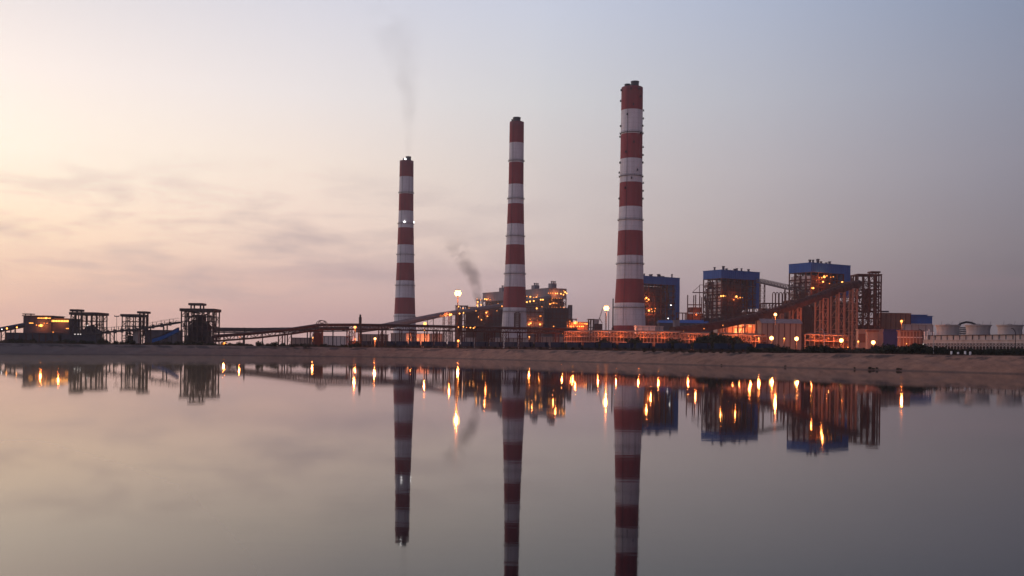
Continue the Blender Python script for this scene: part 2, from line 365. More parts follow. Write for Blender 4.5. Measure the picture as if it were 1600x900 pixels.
# ------------------------------------------------------------------ chimneys
def chimney(label, pxb, yb, D, bands, rings, widths, top, flues, mouths=()):
    X = uv(pxb, yb)[0] * D
    def Z(y): return P(pxb + (yb - y) * math.tan(ROLL), y, D).z
    def rad(y):
        for (a, wa), (b, wb) in zip(widths, widths[1:]):
            if y <= b or b == widths[-1][0]: return (wa + (wb - wa) * (y - a) / (b - a)) / 2 * D / F
    t = thing('chimney', label, 'chimney', (X, D, GZ - 0.5), 0, 'striped power station chimneys')
    ys = sorted(set(bands + [y for y in range(int(top) + 8, int(yb), 12)]))
    ys = [y for y in ys if y >= top][::-1]
    prof = [(rad(yb), 0.0)]; mis = []; edges = sorted(bands)
    def mi_at(y): return sum(1 for e in edges[1:] if y > e) % 2      # 0 red first, then white
    cur = yb
    for y in ys:
        prof.append((rad(y), Z(y) - t.location.z)); mis.append(mi_at((y + cur) / 2)); cur = y
    rt = rad(top); zt = prof[-1][1]
    prof += [(rt - 0.8, zt), (rt - 0.8, zt - 4)]; mis += [0, 0]
    b = MB(); b.lathe(prof, n=48, mis=mis + [0]); b.build('shell', [M_red, M_white], t, smooth=True)
    for i, y in enumerate(rings):
        z = Z(y) - t.location.z; r = rad(y); b = MB()
        b.lathe([(r + .05, z - .5), (r + 1.0, z - .5), (r + 1.0, z - .2), (r + .05, z - .2)], n=40, cap=False)
        b.lathe([(r + 0.95, z + .9), (r + 1.05, z + .9), (r + 1.05, z + 1.05), (r + 0.95, z + 1.05)], n=40, cap=False)
        for k in range(40):
            a = 2 * math.pi * k / 40; b.beam(((r + 1) * math.cos(a), (r + 1) * math.sin(a), z - .3), ((r + 1) * math.cos(a), (r + 1) * math.sin(a), z + .95), .12)
        b.build('ring_platform', M_dark, t)
    for px0, px1, y, dy in flues:
        c = ((px0 + px1) / 2 - (pxb + (yb - y) * math.tan(ROLL))) * D / F; r = (px1 - px0) / 2 * D / F; z = Z(y) - t.location.z
        b = MB(); b.lathe([(r, zt - 6), (r, z - 1.0), (r + .25, z - 1.0), (r + .25, z), (r - .4, z), (r - .4, z - 3)], (c, dy), 28); b.build('flue', M_flue, t, smooth=False)
    b = MB(); a = R(-118); rr_ = [(rad(y), Z(y) - t.location.z) for y in (yb - 4, 490, 440, 400, 350, 300, 255, max(top, 200), top)]
    for (ra, za), (rb, zb) in zip(rr_, rr_[1:]):
        if zb <= za: continue
        for da in (-.018, .018): b.beam(((ra + .35) * math.cos(a + da), (ra + .35) * math.sin(a + da), za), ((rb + .35) * math.cos(a + da), (rb + .35) * math.sin(a + da), zb), .13)
    b.build('access_ladder', M_dark, t)
    return t, X, Z, rad
c1, x1, Z1, r1 = chimney('tall red and white chimney farthest left, grey smoke drifting from its top', 632, 532, 1435,
    [251.7, 276.9, 303.6, 330, 356.4, 383, 411.4, 438.8, 465.5, 490.9], [301.4, 349.6, 398, 446.2, 494.4],
    [(251, 21.5), (330, 23), (420, 27.5), (500, 33.5), (532, 37)], 251.7, [(634.2, 642.4, 245.0, -1.0), (629.5, 634.0, 247.2, 1.5)])
c2, x2, Z2, r2 = chimney('middle red and white striped chimney with one dark flue on top', 803.5, 520, 1181,
    [191, 224, 254.8, 288.6, 319, 350.5, 383, 414, 448.6, 481], [251.6, 310.6, 369.2, 428, 487],
    [(191, 22.3), (290, 23.5), (350, 26.6), (414, 31), (481, 36.6), (520, 40)], 191, [(801.6, 813.4, 184, -1.0), (799.2, 802.0, 186, 2.0)])
c3, x3, Z3, r3 = chimney('nearest and tallest red and white chimney, dotted with small lamp brackets', 983, 530, 1020,
    [137.4, 173.5, 211, 249.3, 286.3, 324, 361.4, 400, 436.6, 473.8, 509], [208.5, 275.8, 344, 412.5, 480.5],
    [(137, 33.4), (240, 34.2), (324, 36.5), (437, 42.4), (510, 50.5), (530, 53)], 137.4, [(985.6, 998.0, 128, -1.5), (976.2, 985.4, 131.4, 1.0)])
for px, py in ((632, 346.5), (646.3, 347.5)):
    d = D1 = 1435 - r1(347) - .8 if px < 640 else 1435
    lamp_part(c1, P(px, py, d), 1.35, E_white, 'beacon')
lamp_part(c1, P(633.2, 248.6, 1430), 1.5, E_white, 'beacon')
def brackets(t, D, pxb, yb, items, rad, Z):
    for side, y in items:
        r = rad(y); z = Z(y) - t.location.z; b = MB(); a = R(side)
        dx, dy = math.sin(a), -math.cos(a)
        b.beam((dx * (r - .3), dy * (r - .3), z), (dx * (r + 1.5), dy * (r + 1.5), z), 1.3, 0.35)
        b.beam((dx * (r + .2), dy * (r + .2), z + .9), (dx * (r + 1.3), dy * (r + 1.3), z + .9), 1.0, 1.6)
        b.build('lamp_bracket', M_dark, t)
its = []
for i, y in enumerate((143, 159, 199, 215, 256, 271, 312)): its.append((-90 if i % 2 else -80, y))
for i, y in enumerate((174, 186, 231, 243, 287, 299)): its.append((90 if i % 2 else 82, y))
its += [(-30, 183), (65, 199), (45, 211), (5, 226), (-35, 241), (70, 256), (25, 269), (-5, 282), (-35, 297), (40, 155), (0, 168), (-12, 144), (30, 143), (72, 312)]
brackets(c3, 1020, 983, 530, its, r3, Z3)
# hoist door tower at the foot of the middle chimney
b = MB()
for y0, y1 in ((490, 513),):
    zb, zt_ = Z2(y1) - c2.location.z, Z2(y0) - c2.location.z; r = r2(500)
    for cx in (-1.0 + 1.2, 6.5):
        b.beam((cx, -r - .6, zb - 2), (cx, -r - .2, zt_), 1.3)
    k = zb
    while k < zt_: b.beam((.2, -r - .6, k), (6.5, -r - .6, k + 2), .6); b.beam((6.5, -r - .6, k), (.2, -r - .6, k + 2), .6); k += 2.4
b.build('hoist_frame', M_rust, c2)

# ------------------------------------------------------------------ boiler houses
def grid_frame(b, x0, x1, y0, y1, z0, z1, nx, ny, nz, cw=1.0, bw=0.6, faces='flbr', brace=True):
    """columns, floor beams and X braces on the outer faces of a block"""
    fx = [x0 + (x1 - x0) * i / nx for i in range(nx + 1)]; fy = [y0 + (y1 - y0) * i / ny for i in range(ny + 1)]; fz = [z0 + (z1 - z0) * i / nz for i in range(nz + 1)]
    lines = []
    if 'f' in faces: lines.append([(x, y0) for x in fx])
    if 'b' in faces: lines.append([(x, y1) for x in fx])
    if 'l' in faces: lines.append([(x0, y) for y in fy])
    if 'r' in faces: lines.append([(x1, y) for y in fy])
    done = set()
    for ln in lines:
        for p in ln:
            if p not in done: done.add(p); b.beam((*p, z0), (*p, z1), cw)
        for z in fz[1:]:
            b.beam((*ln[0], z), (*ln[-1], z), bw, bw * 1.3)
        if brace:
            for i in range(len(ln) - 1):
                for j in range(nz):
                    if (i * 3 + j * 5) % 4 == 0:
                        b.beam((*ln[i], fz[j]), (*ln[i + 1], fz[j + 1]), bw * .6); b.beam((*ln[i + 1], fz[j]), (*ln[i], fz[j + 1]), bw * .6)
                    elif (i + j) % 3 == 0:
                        b.beam((*ln[i], fz[j]), (*ln[i + 1], fz[j + 1]), bw * .6)
def rails(b, x0, x1, y, z, step=3.0, h=1.1):
    b.beam((x0, y, z + h), (x1, y, z + h), .15); b.beam((x0, y, z), (x1, y, z), .25, .5); x = x0
    while x <= x1: b.beam((x, y, z), (x, y, z + h), .12); x += step
def boiler(label, px, D, rot=32, Wd=59, Dp=29.5, H=91, panels=True, strip_to=0.0, sw=7, lamps=(), core=M_core, seed=1):
    rnd = random.Random(seed)
    t = thing('boiler_house', label, 'boiler house', (XB(px, D), D, GZ - 0.3), R(rot), 'blue topped boiler houses')
    b = MB(); b.box(0, Wd, 0, Dp, H - 9, H); b.box(-.25, Wd + .25, -.25, Dp + .25, H, H + .5)
    # standing ribs of the cladding sheets
    for i in range(int(Wd / 3)): b.box(i * 3 + .2, i * 3 + .5, -.15, 0.02, H - 9, H - .2)
    for i in range(int(Dp / 3)): b.box(-.15, 0.02, i * 3 + .2, i * 3 + .5, H - 9, H - .2)
    rc = b.build('roof_cladding', M_blue, t)
    b = MB(); grid_frame(b, .5, Wd - .5, .5, Dp - .5, 0, H - 9, 6, 4, 11, 1.0, .8)
    for i in range(1, 4): b.beam((36 + i * 5, Dp * .5, 0), (36 + i * 5, Dp * .5, H - 9), .9)
    for k in range(11):
        if k % 2: rails(b, 0, Wd * .6, -1.2, 8 + k * 7)
        b.beam((36, Dp * .5, 7 + k * 7), (Wd - 9, Dp * .5, 7 + k * 7), .6)
    b.build('steel_frame', M_rust, t)
    b = MB(); b.box(3.5, 35, 3.2, Dp - 3, 0, H - 12)                      # furnace casing
    for k in range(6): b.box(3, 35.5, 2.6, Dp - 2.4, 10 + k * 11.5, 10.9 + k * 11.5)
    for i in range(0, 8, 3): b.box(5 + i * 3.8, 5.6 + i * 3.8, 2.7, 3.3, 6, H - 13)
    b.box(36, Wd - 12, 6, Dp - 4, 0, 30); b.box(40, Wd - 16, 8, Dp - 6, 30, 44)
    for _ in range(60):
        x = rnd.uniform(4, 33); z = rnd.uniform(4, H - 18); w = rnd.uniform(2, 6); b.box(x, x + w, rnd.uniform(.9, 2), 3.3, z, z + rnd.uniform(1.5, 5))
    b.build('boiler_casing', core, t)
    b = MB()                                                             # ducts and pipes in the open bay
    for _ in range(9):
        b = MB(); x = rnd.uniform(37, Wd - 13); z = rnd.uniform(30, H - 20); b.tube([(x, 5, z), (x, 5, z + rnd.uniform(8, 18)), (x + rnd.uniform(-5, 5), 9, z + 20)], rnd.uniform(.5, 1.1), 8); b.build('duct', M_steel, t)
    for _ in range(5):
        b = MB(); y = rnd.uniform(3, Dp - 4); b.tube([(1.8, y, 8), (1.8, y, rnd.uniform(30, 60)), (1.8, y + 3, rnd.uniform(62, 76))], .7, 8); b.build('downpipe', M_steel, t)
    if panels:
        b = MB()
        for k in range(int((H - 12 - 34) / 7.4)):
            for i in range(4):
                if (i + k * 3 + seed) % 9 == 4: continue
                b.box(2.0, 2.3, 1.2 + i * 7, 7.2 + i * 7, 35 + k * 7.45, 35 + k * 7.45 + 6.0)
        b.build('wall_panel', M_pale, t)
    z0 = strip_to
    b = MB(); b.box(Wd - sw, Wd + .1, -.12, Dp + .12, z0, H - 9.0); b.build('side_cladding', M_blue, t)
    for i in range(8):
        x = rnd.uniform(4, Wd - 5); y = rnd.uniform(4, Dp - 5); w = rnd.uniform(1.2, 2.4); h = rnd.uniform(1.6, 4.6); b = MB()
        b.box(x - w / 2, x + w / 2, y - w / 2, y + w / 2, H + .5, H + .5 + h); b.box(x - w * .7, x + w * .7, y - w * .7, y + w * .7, H + .5 + h, H + 1.1 + h)
        b.build('roof_vent', M_greyd, rc)
    for (lx, ly, r, m) in lamps: lamp_part(t, onface(t, lx, ly, 1, -1.8), r, m)
    return t
B3 = boiler('nearest blue topped boiler house, bright lamps under its roof, behind the tall conveyor trestles', 1266, 1000, strip_to=58, sw=9, core=M_core_brown, seed=3,
    lamps=[(1288, 432.5, 1.9, E_mid), (1284, 434, 1.0, E_small), (1292, 431, 1.0, E_small), (1286, 440.3, 1.3, E_mid), (1302, 432.5, .8, E_small), (1298, 433, .7, E_small), (1316, 441, 1.5, E_mid), (1268.3, 450, 1.0, E_small), (1270.7, 450.2, 1.4, E_mid), (1296, 443, .7, E_small), (1280, 434, .8, E_small)])
B1 = boiler('middle blue topped boiler house with pale lit panels on its left face', 1126, 1101, strip_to=50, sw=5.5, seed=5,
    lamps=[(1126.6, 462.6, 1.3, E_mid), (1130.3, 462.4, 1.4, E_mid), (1134, 462.5, .6, E_small), (1150.6, 463.4, 1.7, E_mid), (1156.5, 465, 1.1, E_small), (1146.5, 468.3, .9, E_small), (1153, 466, .7, E_small), (1160, 465, .6, E_small)])
B0 = boiler('farthest blue topped boiler house, half hidden by the nearest chimney', 1003, 1205, strip_to=0, panels=False, seed=9,
    lamps=[(1010, 465.5, 1.6, E_mid), (1013.5, 468, 1.4, E_mid), (1008, 467, 1.0, E_small), (1011, 471, .9, E_small), (1014, 485.2, 1.8, E_mid), (1018, 483, 1.0, E_small), (1023, 486, .9, E_small), (1048.3, 476.8, 1.1, E_white), (1044, 497.5, 1.0, E_white), (1019, 487, .9, E_small), (1024, 482, .8, E_small)])
glow(B3, onface(B3, 1288, 433, 1, -6), 5500); glow(B3, onface(B3, 1286, 441, 1, -5), 2500); glow(B3, onface(B3, 1270, 452, 1, -5), 2500)
glow(B1, onface(B1, 1128, 464, 1, -5), 3000); glow(B1, onface(B1, 1151, 465, 1, -5), 3500)
glow(B0, onface(B0, 1012, 467, 1, -5), 9000, col=(1, .22, .06)); glow(B0, onface(B0, 1018, 485, 1, -5), 10000, col=(1, .22, .06))

def old_boiler(label, px, D, Wd, Dp, ztop, lamps_f, lamps_l, vents, seed):
    rnd = random.Random(seed); H = ztop - GZ
    t = thing('boiler_house', label, 'boiler house', (XB(px, D), D, GZ - 0.3), R(32), 'grey boiler houses')
    b = MB(); b.box(0, Wd, 0, Dp, H - 13, H); b.box(-.4, Wd + .4, -.4, Dp + .4, H, H + .7)
    for i in range(int(Wd / 3)): b.box(i * 3 + .2, i * 3 + .5, -.15, .02, H - 13, H - .2)
    for i in range(int(Dp / 3)): b.box(-.15, .02, i * 3 + .2, i * 3 + .5, H - 13, H - .2)
    rc = b.build('roof_cladding', M_grey, t)
    b = MB(); b.box(3, Wd - 3, 4, Dp - 3, 0, H - 13)
    for _ in range(60):
        if rnd.random() < .5: x = rnd.uniform(4, Wd - 8); z = rnd.uniform(6, H - 22); b.box(x, x + rnd.uniform(2, 6), 1.5, 4.2, z, z + rnd.uniform(1.5, 6))
        else: y = rnd.uniform(5, Dp - 10); z = rnd.uniform(6, H - 22); b.box(1.2, 3.2, y, y + rnd.uniform(2, 8), z, z + rnd.uniform(1.5, 6))
    b.build('boiler_casing', M_greyd, t)
    b = MB(); grid_frame(b, .5, Wd - .5, .5, Dp - .5, 0, H - 13, 5, 8, 10, 1.1, .7)
    for k in range(9): rails(b, 0, Wd, -1.0, 8 + k * 8)
    b.build('steel_frame', M_steel, t)
    for x, y, w, h in vents:
        b = MB(); b.box(x - w, x + w, y - w, y + w, H + .7, H + .7 + h)
        for dx in (-w * .7, 0, w * .7): b.lathe([(w * .22, H + h), (w * .22, H + h + 3.4), (w * .34, H + h + 3.4), (w * .34, H + h + 4)], (x + dx, y - w * .5), 8)
        b.build('roof_vent', M_grey, rc)
    for lx, ly, r, m in lamps_f: lamp_part(t, onface(t, lx, ly, 1, -1.6), r, m)
    for lx, ly, r, m in lamps_l: lamp_part(t, onface(t, lx, ly, 0, -1.6), r, m)
    return t
s_, m_ = E_small, E_mid
U1 = old_boiler('grey boiler house right of the middle chimney, rows of orange lamps on its face', 856, 1400, 31, 71, 91,
    [(857, 458, 1.0, s_), (860.5, 458, 1.1, s_), (863.5, 458, .9, s_), (868, 458.5, 1.2, m_), (871, 458.5, 1.2, m_), (876.5, 459, 1.5, m_), (880.5, 460.5, 1.3, m_), (883, 456.5, 1.7, m_), (885.5, 458.5, 1.3, m_), (881, 454.5, .9, s_),
     (859, 464.5, 1.4, m_), (863, 466, .7, s_), (866, 466, .6, s_), (870, 466, .7, s_), (874, 466, .7, s_), (877, 466, .6, s_), (862, 474, .9, s_), (864.5, 473.5, 1.0, m_), (867, 473.5, 1.0, s_), (870, 474, .9, s_),
     (859.5, 475, 1.3, m_), (862, 480, .6, s_), (866, 480, .6, s_), (870, 480.5, .6, s_), (876, 480, .8, s_), (880.5, 480.5, .9, s_), (882.5, 480, .8, s_), (879.8, 486.6, 1.5, m_), (881, 483.5, .9, s_), (862, 468.8, .6, s_)],
    [(828.5, 463.8, 1.6, m_), (833.8, 464.8, 1.0, s_), (838.2, 464.6, 1.4, m_), (823.3, 463, 1.0, s_), (840, 461, .6, s_), (846, 467, .5, s_)],
    [(8, 46, 4.2, 6), (12, 8, 4.2, 7)], 11)
U2 = old_boiler('grey boiler house left of the middle chimney, under drifting dark smoke', 795, 1500, 31, 80, 92,
    [], [(757.5, 467.2, 1.7, m_), (760.5, 467.8, 1.7, m_), (763, 467, 1.0, s_), (778.3, 474.5, .9, s_), (766, 468, .7, s_), (776.5, 485.6, 1.1, s_), (760.5, 484.5, .8, s_)], [(6, 28, 4.6, 6)], 12)
glow(U1, onface(U1, 870, 459, 1, -6), 5000); glow(U1, onface(U1, 866, 474, 1, -6), 3500); glow(U1, onface(U1, 833, 465, 0, -6), 3000); glow(U1, onface(U1, 880, 486, 1, -6), 2500)
glow(U2, onface(U2, 759, 468, 0, -7), 4500)

# precipitator blocks: ribbed boxes on legs in front of the old boilers
def ribbed_block(name, label, cat, px0, px1, ytop, D, depth, legs, m, lamps=(), group=None, rot=0, ribs=2.6):
    x0, x1 = XB(px0, D), XB(px1, D); zt = P((px0 + px1) / 2, ytop, D).z; w = x1 - x0
    t = thing(name, label, cat, (x0, D, GZ - .3), R(rot), group); h = zt - t.location.z
    b = MB(); b.box(0, w, 0, depth, legs, h)
    k = 0.3
    while k < w: b.box(k, k + .45, -.4, .02, legs, h - .2); k += ribs
    b.box(-.4, w + .4, -.7, depth + .4, h, h + .6); b.build('casing', m, t)
    b = MB()
    n = max(2, int(w / 6))
    for i in range(n + 1):
        x = .5 + (w - 1) * i / n; b.beam((x, .5, 0), (x, .5, legs), .8); b.beam((x, depth - .5, 0), (x, depth - .5, legs), .8)
    rails(b, 0, w, -.6, h + .6)
    grid_frame(b, 0, w, -2.2, -.8, 0, h * .97, max(3, int(w / 5)), 1, max(4, int(h / 6)), .55, .45, faces='f')
    for k in range(2, int(h / 6), 2): rails(b, 0, w, -2.3, k * 6.0)
    b.build('support_frame', M_rust, t)
    for lx, ly, r, mm in lamps: lamp_part(t, onface(t, lx, ly, 1, -1.5), r, mm)
    return t
E1 = ribbed_block('dust_collector', 'blue grey ribbed dust collector right beside the middle chimney foot', 'dust collector', 822, 848, 478, 1290, 20, 10, M_grey,
    [(838.6, 481.8, 1.5, m_), (846.8, 479.6, 1.1, s_), (843.8, 506.8, 1.7, m_), (829, 505, 1.8, m_), (826.5, 507, 1.3, m_), (831, 502, 1.0, s_), (828.5, 499, .9, s_), (843.5, 494, 1.2, s_), (845, 494, 1.2, s_), (840, 500, .7, s_)])
glow(E1, onface(E1, 829, 504, 1, -5), 3500); glow(E1, onface(E1, 843, 505, 1, -5), 3500)
E2 = ribbed_block('dust_collector', 'darker ribbed dust collector below the lamp rows of the right grey boiler house', 'dust collector', 850, 887, 482, 1300, 20, 12, M_greyd, [(865, 510, 1.2, s_)])
E3 = ribbed_block('dust_collector', 'purple grey ribbed dust collector left of the middle chimney foot', 'dust collector', 745, 786, 484, 1330, 24, 10, M_greyd,
    [(741.5, 486, 1.0, s_), (776.5, 485.7, 1.1, s_), (760, 488.5, 1.6, m_), (762, 486.3, .9, s_), (761.6, 494, 1.3, m_), (745, 493.3, 1.5, m_), (746.8, 495, 1.4, m_), (752, 500, 1.4, m_), (755, 512, 1.4, m_), (761, 482.8, 1.0, s_), (766.8, 481.8, 1.4, m_)])
glow(E3, onface(E3, 760, 490, 1, -5), 3000); glow(E3, onface(E3, 746, 495, 1, -5), 3000)

# small open steel structures
def open_tower(name, label, cat, px0, px1, ytop, D, depth, nx, ny, nz, m, cw=.8, bw=.5, roof=1.4, cap=None, mass=None, lamps=(), mm=None, over=0.9, group=None, brace=True):
    x0, x1 = XB(px0, D), XB(px1, D); w = x1 - x0; t = thing(name, label, cat, ((x0 + x1) / 2, D, GZ - .3), 0, group)
    h = P((px0 + px1) / 2, ytop, D).z - t.location.z
    b = MB(); grid_frame(b, -w / 2, w / 2, 0, depth, 0, h - roof, nx, ny, nz, cw, bw, brace=brace); b.build('steel_frame', m, t)
    if roof: b = MB(); b.box(-w / 2 - over, w / 2 + over, -over, depth + over, h - roof, h); b.build('roof', m, t)
    if cap:
        c0, c1_, cyt = cap; a0, a1 = XB(c0, D) - t.location.x, XB(c1_, D) - t.location.x; hc = P((c0 + c1_) / 2, cyt, D).z - t.location.z
        base = h if a1 < w / 2 + 1 and a0 > -w / 2 - 1 else 6
        b = MB()
        for x in (a0 + .8, a1 - .8):
            for y in (2, 8): b.beam((x, y, base), (x, y, hc - 1.2), .7)
        if base < h:
            for k in range(5): b.beam((a0 + .8, 2, base + (hc - base) * k / 5), (a1 - .8, 2, base + (hc - base) * k / 5), .35)
        b.box(a0 - .5, a1 + .5, .8, 9.2, hc - 1.3, hc); b.build('hoist_canopy', m, t)
    if mass:
        b = MB()
        for bx in mass: b.box(*[bx[0] * w, bx[1] * w, depth * .25, depth * .8, bx[2] * h, bx[3] * h])
        if mass and len(mass[0]) > 4:
            bx = mass[0]; xa, xb, zt_ = bx[0] * w, bx[1] * w, bx[3] * h; xm = (xa + xb) / 2; zr = bx[4] * h
            b.add([(xa, depth * .25, zt_), (xb, depth * .25, zt_), (xm, depth * .25, zr), (xa, depth * .8, zt_), (xb, depth * .8, zt_), (xm, depth * .8, zr)], [(0, 1, 2), (5, 4, 3), (0, 2, 5, 3), (1, 4, 5, 2)])
        b.build('chute_house', mm or M_core, t)
    for lx, ly, r, m2 in lamps: lamp_part(t, onface(t, lx, ly, 1, -1.2), r, m2)
    return t
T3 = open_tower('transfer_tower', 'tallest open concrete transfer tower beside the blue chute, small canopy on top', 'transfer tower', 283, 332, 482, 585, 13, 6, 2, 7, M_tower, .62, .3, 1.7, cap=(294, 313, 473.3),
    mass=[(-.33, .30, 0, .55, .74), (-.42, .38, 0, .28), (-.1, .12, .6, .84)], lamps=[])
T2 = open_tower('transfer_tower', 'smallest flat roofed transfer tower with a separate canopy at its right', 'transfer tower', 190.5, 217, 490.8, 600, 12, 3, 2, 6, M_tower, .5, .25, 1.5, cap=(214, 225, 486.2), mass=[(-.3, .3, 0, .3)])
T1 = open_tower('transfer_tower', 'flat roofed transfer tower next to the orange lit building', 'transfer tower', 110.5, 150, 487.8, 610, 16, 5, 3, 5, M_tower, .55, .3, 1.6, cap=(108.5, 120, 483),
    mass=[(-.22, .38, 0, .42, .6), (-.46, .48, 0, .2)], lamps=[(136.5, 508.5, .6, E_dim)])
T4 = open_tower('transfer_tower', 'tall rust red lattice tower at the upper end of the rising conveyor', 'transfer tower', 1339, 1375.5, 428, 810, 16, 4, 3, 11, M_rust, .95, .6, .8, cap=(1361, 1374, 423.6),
    mass=[(-.1, .16, .52, .82), (-.45, .47, 0, .36)], mm=M_core_brown, over=.6)
def fill_mess(t, w, depth, h, n, m, seed):
    rnd = random.Random(seed); b = MB()
    for _ in range(n):
        p = (rnd.uniform(-w / 2, w / 2), rnd.uniform(1, depth - 1), rnd.uniform(0, h)); q = (p[0] + rnd.uniform(-6, 6), p[1] + rnd.uniform(-3, 3), p[2] + rnd.uniform(-6, 6))
        q = (max(-w / 2, min(w / 2, q[0])), max(.6, min(depth - .6, q[1])), max(0, min(h, q[2])))
        b.beam(p, q, rnd.uniform(.3, .6))
    b.build('bracing', m, t)
fill_mess(T4, 18, 16, 60, 230, M_rust, 4); fill_mess(T3, 18, 17, 20, 40, M_tower, 5); fill_mess(T1, 15, 16, 13, 26, M_tower, 6); fill_mess(T2, 9, 12, 12, 14, M_tower, 7)

# orange lit building on the far left
def lit_building():
    D = 640; x0, xm, x1 = XB(36, D), XB(80, D), XB(107, D); t = thing('crusher_house', 'long grey crusher house with glowing orange windows, far left', 'crusher house', (x0, D, GZ - .3))
    h = P(50, 494, D).z - t.location.z; h2 = P(95, 498.5, D).z - t.location.z; w = xm - x0; w2 = x1 - x0
    b = MB(); b.box(0, w, 0, 18, 0, h); b.box(w + .02, w2, .5, 17, 0, h2); b.build('wall', M_greyd, t)
    b = MB(); b.box(-.6, w + .5, -.8, 18.6, h, h + .5); b.box(w + .52, w2 + .6, -.3, 17.5, h2, h2 + .5)
    hc = P(41, 490, D).z - t.location.z; a1 = XB(46.5, D) - x0
    for x in (0.4, a1 - .4): b.beam((x, 2, h), (x, 2, hc), .5)
    b.box(-1, a1 + .3, .5, 6, hc - .5, hc + .1); b.build('roof', M_tower, t)
    def strip(px0, px1, y0, y1, yy, m=E_strip):
        a, c = XB(px0, D) - x0, XB(px1, D) - x0; z1, z0 = P(px0, y0, D).z - t.location.z, P(px0, y1, D).z - t.location.z
        b = MB(); n = max(1, int((c - a) / 1.6)); d = (c - a) / n
        for i in range(n): b.box(a + i * d + .12, a + (i + 1) * d - .12, yy - .12, yy + .02, z0, z1)
        b.build('window', m, t)
    strip(58, 79, 496.4, 497.6, -0.0); strip(76.5, 106.5, 500.0, 502.8, .5); strip(45, 52, 504.3, 505.3, 0); strip(102, 107, 512.6, 513.8, .5, E_win)
    for lx, ly, r, m in ((64, 508.6, 1.3, E_mid), (61, 508.9, .8, E_small), (66.5, 508, .7, E_small), (83, 519, .5, E_small), (73.5, 505.2, .45, E_small), (69, 505, .4, E_small), (72, 497, .8, E_mid), (57, 508, .5, E_small)): lamp_part(t, onface(t, lx, ly, 1, -.9), r, m)
    glow(t, onface(t, 64, 508, 1, -3), 2600); glow(t, onface(t, 92, 503, 1, -3), 1800)
lit_building()

